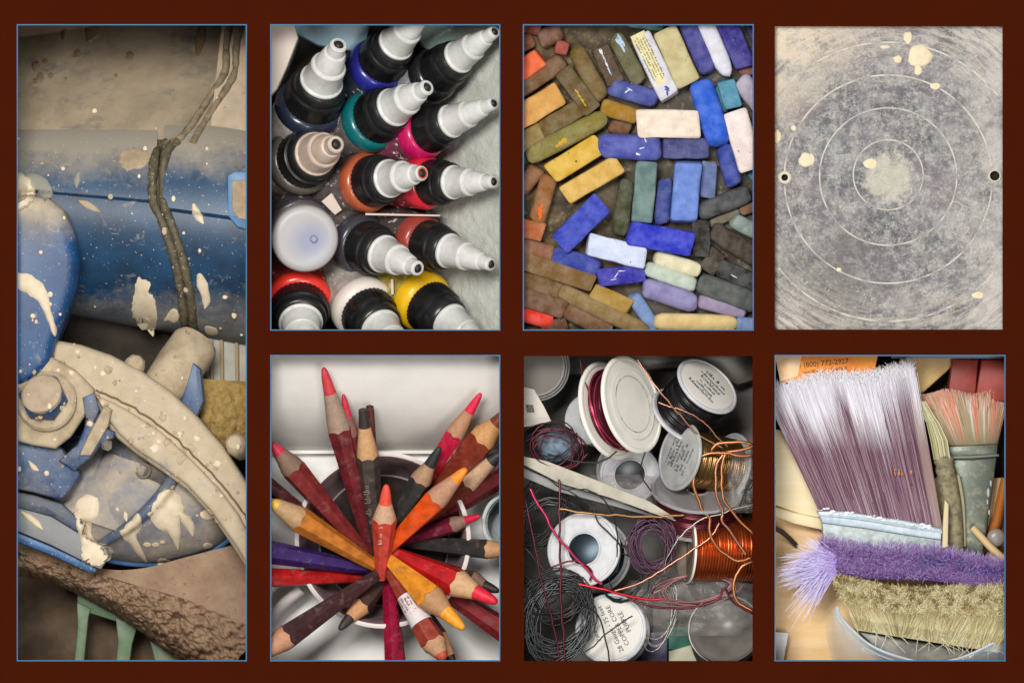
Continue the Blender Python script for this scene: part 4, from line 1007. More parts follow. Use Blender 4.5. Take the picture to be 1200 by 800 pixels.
    wire([(720, 690, -12), (752, 680, -9), (790, 656, -8), (826, 632, -8), (842, 612, -8)], 1.3, ros, 'pale rose wire rising to the copper spool')
    wire([(776, 672, -14), (782, 650, -10), (796, 628, -8), (816, 610, -8), (850, 598, -8), (892, 586, -12)], 1.0, slv, 'thin silver wire passing over the copper spool')
    wire([(678, 420, -20), (684, 445, -14), (694, 470, -9), (702, 500, -9), (716, 520, -9), (735, 528, -9)], 1.1, mrn, 'dark maroon wire crossing the big white spool')
    wire([(640, 530, -24), (668, 538, -18), (700, 540, -16), (722, 528, -14)], 1.1, blk, 'black wire running from the blue grey ball to the big white spool')
    wire([(755, 528, -14), (750, 545, -14), (752, 560, -14), (762, 574, -14)], .9, blk, 'short black wire hanging from the big white spool')
    wire([(666, 572, -18), (690, 573, -14), (712, 590, -12), (722, 625, -12), (722, 655, -12)], .9, blk, 'black wire arching over the slanting card end')
    wire([(640, 560, -18), (690, 590, -14), (700, 610, -12), (726, 640, -12), (720, 670, -12)], .9, blk, 'black wire sliding beside the open bore flange')
    wire([(655, 594, -14), (690, 600, -12), (730, 603, -12), (760, 604, -12), (800, 602, -12)], 1.5, wm('tan_wire', (150, 110, 70), .7, .3), 'tan bronze wire lying along the card strip')
    wire([(645, 664, -10), (665, 656, -9), (682, 658, -9), (692, 668, -9), (690, 680, -9)], 1.2, mrn, 'short maroon wire curl in front of the bore')
    wire([(614, 640, -14), (640, 670, -10), (670, 700, -8), (700, 720, -8), (714, 775, -8)], 1.0, blk, 'long black wire over the printed purple label')
    wire([(680, 765, -8), (700, 750, -8), (716, 736, -8), (740, 720, -9)], .9, blk, 'black wire laid across the printed purple label')
    wire([(880, 560, -6.5), (872, 575, -8), (866, 592, -8)], 1.0, blk, 'short black wire end by the bronze spool bag')
    wire([(612, 575, -16), (622, 620, -12), (634, 680, -9), (650, 740, -8), (655, 785, -10)], 1.2, mrn, 'maroon wire trailing down beside the gunmetal tangle')
wires()
# ================================================================ brushes
def brushes():
    set_panel(RECT['brushes'], 60)
    def lc(c, k=1.0): return tuple(v*k for v in lin(c)[:3])+(1.0,)
    def vary(c, a=.12):
        k = 1+R.uniform(-a, a); q = lin(c); return (q[0]*k*(1+R.uniform(-.05, .05)), q[1]*k, q[2]*k*(1+R.uniform(-.05, .05)), 1.0)
    def lerp(a, b, t): return tuple(a[i]+(b[i]-a[i])*t for i in range(3))
    hair = M('bristle', attr=True, rough=.55, spec=.25)
    # wooden table top, boards
    t = NT('pale_wood'); px = t.xyz(); cv = t.n('ShaderNodeCombineXYZ')
    t.l(t.math('MULTIPLY', px[0], .12), cv.inputs[0]); t.l(px[1], cv.inputs[1])
    g = t.ramp(t.noise(9, 5, .6, vec=cv.outputs[0]), .35, .65)
    t.color(t.mix(g, lin((234, 190, 130)), lin((242, 206, 154)))); t.b.inputs['Roughness'].default_value = .5; t.bump(t.noise(4, 4, vec=cv.outputs[0]), .1)
    b = MB(); b.grid(lambda u, v: V(895+u*300, 560+v*230, -92), 4, 4); b.build('wood_table', t.m, kind='structure')
    t = NT('cream_wood'); cv = t.n('ShaderNodeCombineXYZ'); px = t.xyz(); t.l(t.math('MULTIPLY', px[0], .12), cv.inputs[0]); t.l(px[1], cv.inputs[1])
    t.color(t.mix(t.ramp(t.noise(9, 5, .6, vec=cv.outputs[0]), .35, .65), lin((238, 216, 170)), lin((244, 228, 190)))); t.b.inputs['Roughness'].default_value = .5
    board = thing('shelf_board', 'pale cream wooden drawer front behind the big plum brush', 'board', V(940, 570, -130))
    b = MB(); b.prism([(890, 500), (985, 510), (985, 612), (935, 602), (890, 586)], -100, -78, 3); b.build('panel', t.m, board)
    b = MB(); b.prism([(890, 588), (930, 600), (985, 612), (985, 626), (930, 614), (890, 600)], -100, -70, 3); b.build('edge_moulding', t.m, board)
    # dark back
    b = MB(); b.grid(lambda u, v: V(1030+u*165, 402+v*260, -128), 3, 3); b.build('cabinet_back', M('cabinet_dark', (52, 40, 32), rough=.7, var=(38, 30, 24), vsize=30), kind='structure')
    b = MB(); b.prism([(1060, 408), (1122, 412), (1118, 428), (1076, 466), (1055, 478), (1050, 440)], -120, -84, 3, slope=lambda x, y: 0)
    b.build('wood_ledge', M('ledge_wood', (206, 172, 112), rough=.5, var=(190, 152, 94), vsize=14), None, 'light wooden ledge slanting behind the plum brush tip', 'ledge')
    b = MB(); b.box(V(1120, 411, -84), (150, 16, 30)); b.build('metal_rail', M('rail_grey', (128, 132, 140), rough=.4), None, 'grey metal rail above the red book spines', 'rail')
    red = M('red_cloth', (146, 48, 34), rough=.5, var=(124, 38, 28), vsize=18)
    for p, lab in (([(1117, 419), (1148, 420), (1144, 470), (1110, 470)], 'dull red book spine beside the wooden ledge'), ([(1151, 420), (1192, 420), (1192, 470), (1143, 470)], 'brighter red book spine touching the first red one')):
        b = MB(); b.prism(p, -122, -70, 4); b.build('book', red if 'dull' in lab else M('red_cloth_bright', (160, 52, 38), rough=.5, var=(140, 44, 32), vsize=18), None, lab, 'book')
    # orange packet with print
    pk = thing('orange_packet', 'bright orange printed packet showing a phone number', 'packet', V(955, 425, -100))
    b = MB(); b.prism([(905, 406), (1030, 406), (1024, 436), (960, 446), (916, 448)], -100, -40, 2); pkb = b.build('packet', M('orange_print', (240, 156, 46), rough=.5, var=(232, 132, 30), vsize=30), pk)
    b = MB(); b.prism([(905, 406), (940, 406), (934, 440), (913, 446)], -40.2, -39.2, .3); b.build('pale_panel', M('packet_pale', (240, 206, 168), rough=.5, var=(236, 188, 130), vsize=12), pk)
    ink = M('packet_ink', (92, 44, 12), rough=.7)
    text_mesh('phone_number', 're (800) 772-2927', V(962, 425, -39.6), 8.6, (1, .10, 0), (-.1, 1, 0), ink, pkb, .05)
    print_line('small_print', V(966, 434.5, -39.6), 50, 4, (1, .10, 0), (-.1, 1, 0), ink, pkb)
    # ---- big plum brush
    br = thing('paint_brush', 'big flat paint brush with plum bristles and white paint loaded tips', 'paint brush', V(1030, 610, -90), 'paint brushes')
    plum = [(100, 62, 82), (114, 76, 95), (134, 102, 116), (80, 48, 66), (152, 128, 136)]; tipc = [(226, 224, 232), (238, 236, 242), (214, 210, 222)]
    b = MB()
    # fan body: root line along the ferrule, tip line along the top
    def bodyf(u, v, z): 
        r = V(958+u*146, 596+u*24, z); e = V(891+u*177, 450-u*23+3*math.sin(u*11), z*1.0); return r.lerp(e, v)
    core = MB()
    rs = []
    core.grid(lambda u, v: bodyf(u*.99+.005, v*.9, -52+14*math.sin(math.pi*u)*(1-.3*v)), 20, 12)
    core.build('bristle_core', M('plum_core', (92, 58, 78), rough=.7, var=(118, 84, 104), vsize=16), br, sharp=180)
    for k in range(9000):
        u = R.random(); zl = R.random()
        z = -50+zl*22*math.sin(math.pi*min(max(u, .04), .96))**.6
        f = R.random()**.35 if R.random() < .5 else 1.0
        cc_ = (math.floor(u*34)+.5+.3*math.sin(math.floor(u*34)*7.1))/34; u2 = u+(cc_-u)*R.uniform(.3, .8)+R.gauss(0, .009); v1 = min(1.0, .9+R.random()*.1)*(1 if f > .5 else 1)
        v0 = 0.0 if R.random() < .55 else R.uniform(0, .7)
        p0 = bodyf(u, v0, z); p2 = bodyf(u2, v1, z+R.uniform(-3, 3)+2); p1 = bodyf((u+u2)/2+R.gauss(0, .003), (v0+v1)/2, z+R.uniform(-1, 2))
        c = R.choice(plum); wv = .60+.09*math.sin(u*17)+.06*math.sin(u*43)+R.gauss(0, .05)
        if u > .93: c = (150, 124, 120)
        edge = max(0, (u-.82)/.18); wv += edge*.18
        tc = R.choice(tipc)
        cols = []
        for vv in (v0, v0+(v1-v0)*.33, (v0+v1)/2, v0+(v1-v0)*.78, v1):
            kk = min(1, max(0, (vv-wv)/.14)); dust = .35 if (vv < .12 and R.random() < .3) else 0
            cols.append(lc(lerp(lerp(c, tc, kk), (200, 196, 206), dust)))
        q1 = p0.lerp(p1, .66); q3 = p1.lerp(p2, .56)
        b.ribbon([p0, q1, p1, q3, p2], R.uniform(.5, 1.1), .3, cols)
    b.build('bristles', hair, br, kind='stuff', sharp=None, normals=False)
    fuzz = MB()
    for k in range(1600):
        u = R.random(); p = bodyf(u, R.uniform(.92, 1.0), -44+18*R.random()*math.sin(math.pi*u)); d = Vector((R.gauss(-.3, .6), 1, R.gauss(0, .5))).normalized()
        fuzz.ribbon([p, p+d*R.uniform(2, 6), p+d*R.uniform(6, 9)+Vector((R.gauss(0, 2), 0, 0))], .7, .3, vary((232, 230, 236), .08))
    fuzz.build('frayed_tips', hair, br, kind='stuff', sharp=None, normals=False)
    fer = M('pale_ferrule', (196, 208, 216), rough=.4, metal=.05, spec=.6, var=(168, 186, 200), vsize=9)
    b = MB(); b.prism([(956, 598), (985, 598), (1030, 604), (1070, 611), (1103, 619), (1102, 632), (1060, 626), (1010, 618), (962, 612)], -58, -28, 3); b.build('ferrule', fer, br)
    b = MB(); b.prism([(962, 612), (1010, 618), (1060, 626), (1102, 632), (1100, 652), (1000, 644), (964, 636)], -60, -32, 2); b.build('ferrule_skirt', M('ferrule_grey', (176, 188, 190), rough=.45, metal=.05, var=(138, 146, 140), vsize=8), br)
    b = MB(); b.tube(cr([V(957, 603, -29), V(1000, 606, -26), V(1050, 614, -26), V(1103, 623, -29)], 6), 1.5, 8); b.build('ferrule_bead', fer, br)
    dab = M('white_dab', (226, 228, 232), rough=.6)
    for k in range(46):
        x = 960+R.random()*140; y = 598+(x-960)*.16+R.uniform(-5, 3)
        b = MB(); b.ball(V(x, y, -27), R.uniform(.8, 2.6), 9, 6, (1.5, .7, .3)); b.build('paint_dab', dab, br)
    orange = M('orange_fleck', (222, 128, 44), rough=.6)
    for k in range(9):
        x = R.choice((1043, 1047, 1052, 1055, 1066, 1069)); b = MB(); p = V(x+R.uniform(-1, 1), 549+R.uniform(-2, 6), -24)
        b.ball(p, 1.6, 6, 5, (.4, 1.6, .3)); b.build('orange_fleck', orange, br)
    # ---- pink-orange brush behind
    b2 = thing('paint_brush', 'worn brush with salmon pink and cream bristles in a grey metal ferrule', 'paint brush', V(1140, 560, -115), 'paint brushes')
    def f2(u, v, z): return V(1108+u*62, 524-u*3, z).lerp(V(1068+u*114, 459+3*math.sin(u*12)-2*u, z), v)
    core = MB(); core.grid(lambda u, v: f2(u, v*.93, -84+8*math.sin(math.pi*u)), 14, 8); core.build('bristle_core', M('olive_core', (120, 104, 80), rough=.8, var=(150, 120, 96), vsize=9), b2, sharp=180)
    b = MB(); pal = [(206, 122, 98), (222, 150, 124), (190, 168, 132), (166, 150, 116), (216, 212, 206)]
    for k in range(3200):
        u = R.random(); z = -82+R.random()*16*math.sin(math.pi*u)**.5; u2 = u+R.gauss(0, .02)
        band = math.sin(u*23)+math.sin(u*51+1)
        c = R.choice(pal[:2]) if band > .4 else R.choice(pal[2:4] if band < -.6 else pal)
        if .5 < u < .62: c = R.choice(pal[3:])
        v1 = R.uniform(.86, 1.02); cols = [lc((128, 118, 88)), lc(lerp((140, 124, 94), c, .7)), lc(c), lc(lerp(c, (212, 160, 140), .5))]
        b.ribbon([f2(u, 0, z), f2(u*.7+u2*.3, .35*v1, z+1), f2((u+u2)/2, .68*v1, z+1), f2(u2, v1, z+R.uniform(-2, 3))], 1.1, .5, cols)
    b.build('bristles', hair, b2, kind='stuff', sharp=None, normals=False)
    mt = M('tarnished_metal', (96, 102, 92), rough=.4, metal=.5, var=(140, 138, 120), vsize=10, vlo=.5, vhi=.72, bump=.15)
    b = MB(); b.prism([(1108, 522), (1171, 519), (1170, 534), (1108, 537)], -100, -62, 5); b.build('ferrule', mt, b2)
    b = MB(); b.prism([(1109, 537), (1170, 534), (1160, 605), (1152, 660), (1124, 660), (1116, 600)], -100, -66, 5); b.build('ferrule_body', mt, b2)
    b = MB(); b.tube([V(1108, 536, -63), V(1140, 535, -58), V(1171, 533, -63)], 1.6, 8); b.build('ferrule_bead', M('bead_metal', (150, 154, 146), rough=.35, metal=.5), b2)
    for (x, y, r) in ((1159, 577, 5), (1162, 566, 3.5), (1158, 588, 3), (1168, 528, 4), (1160, 600, 3)):
        b = MB(); b.ball(V(x, y, -66), r*.7, 9, 6, (.5, 1.6, .3)); b.build('paint_dab', M('grey_dab', (176, 182, 178), rough=.6), b2)
    # ---- thin brush seen edge on
    b3 = thing('paint_brush', 'narrow olive brush seen edge-on with clay crusted ferrule', 'paint brush', V(1115, 600, -100), 'paint brushes')
    b = MB()
    for k in range(900):
        a = R.uniform(-1, 1); z = R.uniform(-1, 1); w = 9
        pts = [V(1104+a*w, 538, -52+z*9), V(1100+a*w*1.05, 515, -50+z*9), V(1093+a*w*.8, 495, -50+z*7), V(1081+a*4, 474+R.uniform(-5, 5), -50+z*4)]
        c = R.choice([(150, 148, 106), (176, 170, 128), (126, 122, 84), (196, 190, 152)])
        b.ribbon(pts, 1.2, .6, lc(c))
    b.build('bristles', hair, b3, kind='stuff', sharp=None, normals=False)
    cl = M('crusted_clay', (150, 140, 110), rough=.8, var=(104, 98, 74), vsize=8, bump=.5, bsize=4)
    b = MB(); b.lathe(V(1105, 534, -52), V(1110, 560, -52), [(0, 10), (.2, 12), (.35, 10.5), (.6, 12), (.8, 11), (1, 10)], n=20); b.build('ferrule', cl, b3)
    b = MB(); b.tube(cr([V(1109, 556, -52), V(1115, 590, -54), V(1118, 630, -58), V(1118, 670, -62)], 5), 12, 12); b.build('handle', cl, b3)
    b = MB(); b.tube(cr([V(1122, 556, -56), V(1128, 590, -58), V(1130, 640, -62)], 5), 3, 8); b.build('handle_edge', M('pale_clay', (176, 166, 134), rough=.8), b3)
    b = MB(); b.prism([(1106, 584), (1111, 590), (1110, 640), (1103, 642), (1104, 610)], -36, -28, 2); b.build('clay_flake', M('cream_clay', (212, 196, 156), rough=.8), b3)
    # ---- bits at the right
    b = MB(); b.tube([V(1140, 618, -56), V(1160, 640, -50), V(1186, 664, -46)], 4.5, 10); b.build('wooden_stick', M('stick_wood', (206, 178, 128), rough=.6), None, 'pale wooden stick leaning beside the narrow brush', 'stick')
    b = MB(); b.ball(V(1168, 630, -62), 11, 16, 10, (1, 1, .5)); b.build('grey_lid', M('lid_grey', (146, 136, 128), rough=.3), None, 'small round greyish lid behind the wooden stick', 'lid')
    b = MB(); b.tube([V(1180, 560, -70), V(1170, 610, -76), V(1160, 640, -84)], 6, 10); b.build('craft_tool', M('amber', (170, 98, 36), rough=.4), None, 'amber brown craft tool in the dark behind the ferrule', 'tool')
    b = MB(); b.tube([V(1186, 590, -60), V(1178, 640, -66)], 5, 10); b.build('craft_tool', M('dark_wood', (70, 50, 36), rough=.4), None, 'dark brown craft tool beside the amber one', 'tool')
    # ---- purple fluffy brush
    b4 = thing('paint_brush', 'brush with fluffy violet bristle tips splaying out sideways', 'paint brush', V(1070, 670, -80), 'paint brushes')
    b = MB(); cols4 = [(134, 98, 164), (156, 122, 190), (112, 80, 148), (176, 148, 208), (134, 84, 138)]
    def ridge(u): return 962+u*225, 636+u*26+3*math.sin(u*8)
    core = MB(); core.grid(lambda u, v: V(ridge(u)[0], ridge(u)[1]+v*32, -36-6*abs(v-.4)), 20, 4); core.build('bristle_core', M('violet_core', (92, 62, 130), rough=.9), b4, sharp=180)
    for k in range(10000):
        u = R.random(); x, y = ridge(u); v = R.random()
        p = V(x+R.gauss(0, 1), y+v*29, -36)
        d = Vector((R.gauss(-.05, .45), R.gauss(.75-.5*v, .35), R.uniform(.2, .8))).normalized(); L = R.uniform(6, 15)*(1.25 if v < .4 else .7)
        c = R.choice(cols4)
        if R.random() < .15+.3*(v < .15): c = (188, 162, 220)
        if u > .5 and .3 < v < .6 and R.random() < .4: c = (72, 70, 150)
        b.ribbon([p, p+d*L*.6, p+d*L], .7, .3, [lc(c, .75), lc(c), lc(lerp(c, (206, 186, 232), .35))])
    for k in range(750):   # splayed side hairs
        p = V(966+R.uniform(0, 14), 645+R.random()*28, -34+R.uniform(-4, 6)); tgt = R.random()
        far = R.random()**2
        a = math.radians(R.choice((150, 168, 186, 190, 194, 198, 226, 234, 240))+R.gauss(0, 5)); L = (18+R.random()*22+far*40)
        if a < 3.1: L *= .6
        d = Vector((math.cos(a), math.sin(a), R.gauss(0, .12)))
        b.ribbon([p, p+d*L*.5+Vector((0, R.gauss(0, 1), 1)), p+d*L], .9, .3, [lc((160, 132, 204)), lc((204, 192, 238)), lc((222, 214, 242))])
    b.build('bristles', hair, b4, kind='stuff', sharp=None, normals=False)
    b = MB(); b.prism([(990, 690), (1190, 706), (1190, 740), (1010, 735)], -90, -60, 4); b.build('ferrule', M('hidden_ferrule', (120, 120, 118), rough=.4, metal=.5), b4)
    # ---- tan brush
    b5 = thing('paint_brush', 'tan natural bristle brush with curly frayed top over a dark grey ferrule', 'paint brush', V(1080, 740, -80), 'paint brushes')
    def top(u): return 972+u*215, 676+10*math.sin(u*5.2-.5)*.8+u*16
    def bot(u): return 1003+u*165, 738+u*26
    core = MB()
    def cf(u, v):
        a, c = top(u); e, f = bot(u); return V(a+(e-a)*v, c+(f-c)*v, -30+8*math.sin(math.pi*min(1, v*1.1))-22*(max(0, v-.45))-10*(1-v)**6)
    core.grid(cf, 26, 12); core.build('bristle_core', M('tan_core', (158, 144, 98), rough=.9, var=(124, 108, 70), vsize=8), b5, sharp=180)
    b = MB(); tan = [(206, 194, 146), (222, 212, 168), (188, 174, 124), (164, 146, 98), (232, 224, 188)]
    for k in range(7000):   # long side bristles
        u = R.random(); vb = 1.0; vt = R.uniform(.3, .55); lean = R.gauss(.0, .03)+.05*math.sin(u*20)
        p0 = cf(u, 1.0); p2 = cf(min(1.05, max(0, u+lean+(.06 if u > .3 else -.01))), vt); p0.z += R.uniform(.5, 3); p2.z += R.uniform(1, 6); p1 = p0.lerp(p2, .5); p1.z += 3
        c = R.choice(tan)
        b.ribbon([p0, p1, p2], .8, .4, [lc(c), lc(lerp(c, (222, 212, 170), .2)), lc(lerp(c, (150, 130, 84), .3))])
    for k in range(15000):   # curly frayed top
        u = R.random(); v = R.uniform(-.03, .46); p = cf(u, v); clump = fbm(u*22, v*7, 1.0)
        d = Vector((R.gauss(0, .7), R.gauss(.15, .7), R.uniform(.3, 1))).normalized(); L = R.uniform(2, 5)
        c = R.choice(tan) if clump > -.15 else R.choice([(138, 112, 74), (158, 130, 88), (122, 100, 64)])
        bend = Vector((R.gauss(0, 2), R.gauss(0, 2), 0))
        p = p+Vector((0, 0, 2+5*max(0, clump)))
        b.ribbon([p, p+d*L*.6, p+d*L+bend], .7, .4, lc(c, R.uniform(.8, 1.1)))
    for k in range(70):
        u = R.random(); p = cf(u, R.uniform(.8, 1)); d = Vector((R.gauss(.3, .8), R.gauss(-.5, .4), .3)); L = R.uniform(8, 22)
        b.ribbon([p, p+d*L*.5+Vector((0, 0, 2)), p+d*L], .7, .4, lc((214, 206, 174)))
    b.build('bristles', hair, b5, kind='stuff', sharp=None, normals=False)
    dm = M('dark_ferrule', (84, 84, 80), rough=.35, metal=.6, var=(110, 108, 102), vsize=14)
    b = MB(); b.prism([(1001, 737), (1060, 748), (1130, 760), (1172, 764), (1168, 800), (1080, 800), (1030, 770)], -90, -50, 5); b.build('ferrule', dm, b5)
    # ---- clear plastic tub
    pl = NT('clear_tub'); pl.color(lin((196, 212, 224))); pl.b.inputs['Roughness'].default_value = .18; pl.b.inputs['Alpha'].default_value = .3
    pl.b.inputs['Specular IOR Level'].default_value = .8; pl.bump(pl.noise(22, 3), .5, 3)
    solid = M('tub_plastic', (200, 214, 224), rough=.2, spec=.7, var=(180, 196, 210), vsize=20)
    tub = thing('plastic_tub', 'clear bluish plastic tub holding the brushes', 'tub', V(1075, 770, -130))
    rim = [(980, 710), (984, 722), (1000, 740), (1020, 756), (1048, 768), (1085, 776), (1120, 772), (1150, 760), (1176, 746), (1192, 736)]
    low = [(972, 716), (968, 740), (972, 762), (984, 790), (1020, 800), (1060, 804), (1100, 804), (1140, 804), (1170, 804), (1192, 804)]
    R1 = cr([V(x, y, -34) for x, y in rim], 5); L1 = cr([V(x, y, -70) for x, y in low], 5)
    b = MB(); n = len(R1)
    b.grid(lambda u, v: R1[int(round(u*(n-1)))].lerp(L1[int(round(u*(n-1)))], v)+Vector((0, 0, 14*math.sin(math.pi*v))), n-1, 8); b.build('tub_wall', pl.m, tub, sharp=180)
    b = MB(); b.tube(R1, 1.6, 8); b.build('rim', solid, tub)
    b = MB(); b.tube([p+Vector((-3, -5, -3)) for p in R1[:int(n*.55)]], 1.0, 8); b.build('rim_lip', solid, tub)
    # ---- left side bits
    b = MB(); b.prism([(890, 740), (924, 742), (915, 790), (890, 790)], -92, -70, 1); b.build('white_box', M('white_box', (226, 226, 226), rough=.5), None, 'white paper box corner on the wooden table', 'box')
    b = MB(); b.tube(cr([V(900, 616, -66), V(914, 622, -66), V(924, 630, -78), V(934, 640, -88)], 5), [3]*15+[1], 8); b.build('dark_clip', M('clip_dark', (70, 62, 54), rough=.4), None, 'dark metal clip on the wooden table', 'clip')
brushes()

# ================================================================ clay spattered machine
def machine():
    set_panel(RECT['machine'], 70)
    b = MB(); b.grid(lambda u, v: V(2+u*305, 12+v*780, -262+3*fbm(u*5, v*9)), 12, 30)
    b.build('workshop_floor', M('muddy_floor', (116, 96, 76), rough=.85, var=(84, 68, 54), vsize=50), kind='structure')
    root = thing('clay_machine', 'blue enamelled clay mixing machine coated with dried cream slip', 'clay machine', V(155, 640, -255))
    CL = (186, 168, 140); DUST = (150, 138, 118)
    def paint(name, blue=(22, 64, 98), blue2=(14, 44, 70), cover=.5, film=(146, 140, 130), bias=None):
        """blue enamel under a dusty film of dry slip; bias(t, px) shifts how much slip lies where"""
        t = NT(name); px = t.xyz()
        c = t.mix(t.ramp(t.noise(40, 3), .35, .65), lin(blue), lin(blue2))
        n1 = t.noise(46, 6, .65, dist=.5); n2 = t.noise(9, 6, .75)
        q = t.math('ADD', t.math('ADD', t.math('MULTIPLY', n1, .45), t.math('MULTIPLY', n2, .22)), .19)
        if bias is not None: q = t.math('ADD', q, bias(t, px))
        f = t.ramp(q, .62-.3*cover, .95-.3*cover)
        c = t.mix(t.math('MULTIPLY', f, .92), c, lin(film))
        f2 = t.ramp(t.noise(26, 7, .8, dist=1.0), .58, .66)
        c = t.mix(t.math('MULTIPLY', f2, .4), c, lin((176, 164, 144)))
        sp = t.ramp(t.noise(3.2, 2, .5), .69, .73)
        c = t.mix(t.math('MULTIPLY', sp, .7), c, lin((206, 196, 176)))
        t.color(c)
        rr = t.n('ShaderNodeMapRange'); t.l(f, rr.inputs[0]); rr.inputs[3].default_value = .42; rr.inputs[4].default_value = .85; t.l(rr.outputs[0], t.b.inputs['Roughness'])
        t.bump(t.math('ADD', f2, t.noise(4, 4)), .12, .8)
        return t.m
    def yb(y0, y1, a, bb):
        def fn(t, px):
            q = t.n('ShaderNodeMapRange'); q.inputs[1].default_value = 400-y0; q.inputs[2].default_value = 400-y1; q.inputs[3].default_value = a; q.inputs[4].default_value = bb
            t.l(px[1], q.inputs[0]); return q.outputs[0]
        return fn
    clay = M('dry_slip', CL, rough=.85, var=(156, 138, 112), vsize=26, bump=.3, bsize=5, speck=((132, 116, 96), 7, .62, .75))
    cream = M('fresh_slip', (222, 206, 178), rough=.6, var=(208, 190, 160), vsize=14, bump=.1)
    surf = []
    # barrel: radius grows to the right
    AX0 = V(10, 246, -176); AX1 = V(310, 268, -176)
    def brl(x, y):
        u = (x-10)/300; yc = 246+u*22; r = 108+u*34
        h = r*r-(y-yc)**2; return -176+(math.sqrt(h) if h > 0 else 0)
    pm = paint('barrel_paint', cover=.5, bias=lambda t, px: t.math('ADD', yb(150, 215, .3, -.1)(t, px), yb(325, 375, -.02, .26)(t, px)))
    b = MB(); b.lathe(AX0, AX1, [(0, 106)]+[(i/24, 108+34*i/24) for i in range(25)]+[(1, 100)], n=96); surf.append(b.build('barrel', pm, root))
    # upper shell lying on the barrel with a ledge
    um = paint('shell_paint', (40, 76, 106), (30, 60, 88), cover=.85, film=(160, 150, 134), bias=yb(140, 232, .42, -.3))
    b = MB(); nu = 40; nv = 20
    def shell(x0, x1, y1a, y1b, dr):
        def fn(u, v):
            x = x0+(x1-x0)*u; ye = y1a+(y1b-y1a)*u; uu = (x-10)/300; yc = 246+uu*22; r = 108+uu*34+dr
            y0 = yc-r*.98
            y = y0+(ye-y0)*v
            edge = 0 if v < .97 else -dr
            return V(x, y, -176+math.sqrt(max(0, r*r-(y-yc)**2))+edge)
        return fn
    b.grid(shell(8, 184, 222, 238, 7), nu, 30); surf.append(b.build('upper_shell', um, root, normals=False))
    b = MB(); b.grid(shell(192, 304, 246, 262, 9), nu, 30); surf.append(b.build('upper_shell', um, root, normals=False))
    # cover rising to the back
    cm = NT('cover_slip'); px = cm.xyz()
    c = cm.mix(cm.ramp(cm.noise(60, 5, .65), .35, .68), lin((150, 134, 112)), lin((176, 158, 132)))
    c = cm.mix(cm.ramp(cm.noise(34, 6, .7), .50, .74), c, lin((112, 106, 98)))
    cm.color(c); cm.b.inputs['Roughness'].default_value = .8; cm.bump(cm.noise(6, 6), .3)
    def cov(u, v):
        x = 5+u*262-(v*0); y = 14+v*148; k = 1-v
        z = brl(x, 175)-8-165*k**1.1-30*k*(1-u)+10*math.sin(math.pi*v)
        return V(x, y, z)
    b = MB(); b.grid(cov, 30, 30); surf.append(b.build('hopper_cover', cm.m, root))
    rc = M('cream_cover', (206, 184, 156), rough=.75, var=(180, 164, 142), vsize=30)
    b = MB(); b.grid(lambda u, v: V(244+u*60+(1-v)*14, 14+v*165, brl(270, 175)-4-120*(1-v)**1.2+12*u), 14, 20); surf.append(b.build('side_cover', rc, root))
    # rubber seals
    gm = M('old_gasket', (98, 88, 66), rough=.6, var=(64, 60, 48), vsize=8, bump=.4, bsize=3, speck=((168, 160, 136), 4, .6, .72))
    bv = bvh_of(surf)
    def seal(pts, r, nm='seal_strip', lift=2.0):
        P = cr([V(x, y, 0) for x, y in pts], 8); Q = []
        for p in P:
            h = bv.ray_cast(Vector((p.x, p.y, 200)), Vector((0, 0, -1))); Q.append(Vector((p.x, p.y, (h[0].z if h[0] else -176)+lift)))
        for _ in range(4): Q = [Q[0]]+[(Q[i-1]+Q[i]*2+Q[i+1])/4 for i in range(1, len(Q)-1)]+[Q[-1]]
        b = MB(); b.tube(Q, [r*(1+.28*fbm(p.x*.11, p.y*.11, r)) for p in Q], 10); surf.append(b.build(nm, gm, root))
    main = [(197, 164), (184, 176), (180, 200), (180, 235), (189, 254), (200, 285), (209, 320), (214, 355), (216, 395), (217, 412)]
    seal(main, 5.2); seal([(x+12-(2 if y > 250 else 0), y) for x, y in main], 5.2); seal([(x+6, y) for x, y in main], 3.4, 'seal_groove', -1)
    gm = M('dusty_seal', (150, 134, 108), rough=.75, var=(112, 100, 80), vsize=10, bump=.4, bsize=4)
    seal([(268, 16), (263, 50), (263, 80), (248, 105), (230, 135), (212, 160), (200, 166)], 4.2)
    seal([(281, 16), (275, 50), (274, 82), (260, 108), (240, 140), (226, 166)], 4.2)
    # slot housing at the right
    b = MB(); b.prism([(268, 205), (276, 200), (300, 200), (300, 272), (280, 266), (268, 252)], -60, -30, 3); surf.append(b.build('slot_housing', paint('slot_paint', (80, 130, 172), (66, 112, 156), .35), root))
    b = MB(); b.prism([(274, 212), (300, 208), (300, 258), (282, 256), (274, 246)], -32, -27.5, 1); b.build('slot_face', clay, root)
    # dark gap and back parts below the barrel
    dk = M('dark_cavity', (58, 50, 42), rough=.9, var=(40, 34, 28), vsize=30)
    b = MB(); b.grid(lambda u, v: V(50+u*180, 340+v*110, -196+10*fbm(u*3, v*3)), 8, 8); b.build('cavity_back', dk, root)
    b = MB(); b.grid(lambda u, v: V(200+u*105, 395+v*80, -150), 4, 4); b.build('rear_panel', M('pale_panel', (176, 172, 160), rough=.6, var=(160, 156, 146), vsize=20), root)
    for x in (246, 258, 276):
        b = MB(); b.tube([V(x, 398, -146), V(x+1, 470, -146)], 2.2, 8); b.build('rear_rib', M('rib_tan', (170, 150, 112), rough=.6), root)
    # left elbow
    em = paint('elbow_paint', (22, 72, 120), (15, 52, 94), .42, (190, 174, 148), yb(225, 320, .36, -.26))
    b = MB(); b.prism([(2, 232), (30, 228), (58, 232), (76, 246), (88, 272), (95, 305), (92, 335), (84, 358), (74, 384), (66, 404), (62, 424), (44, 446), (2, 462)], -140, -22, 15, steps=5); surf.append(b.build('elbow', em, root))
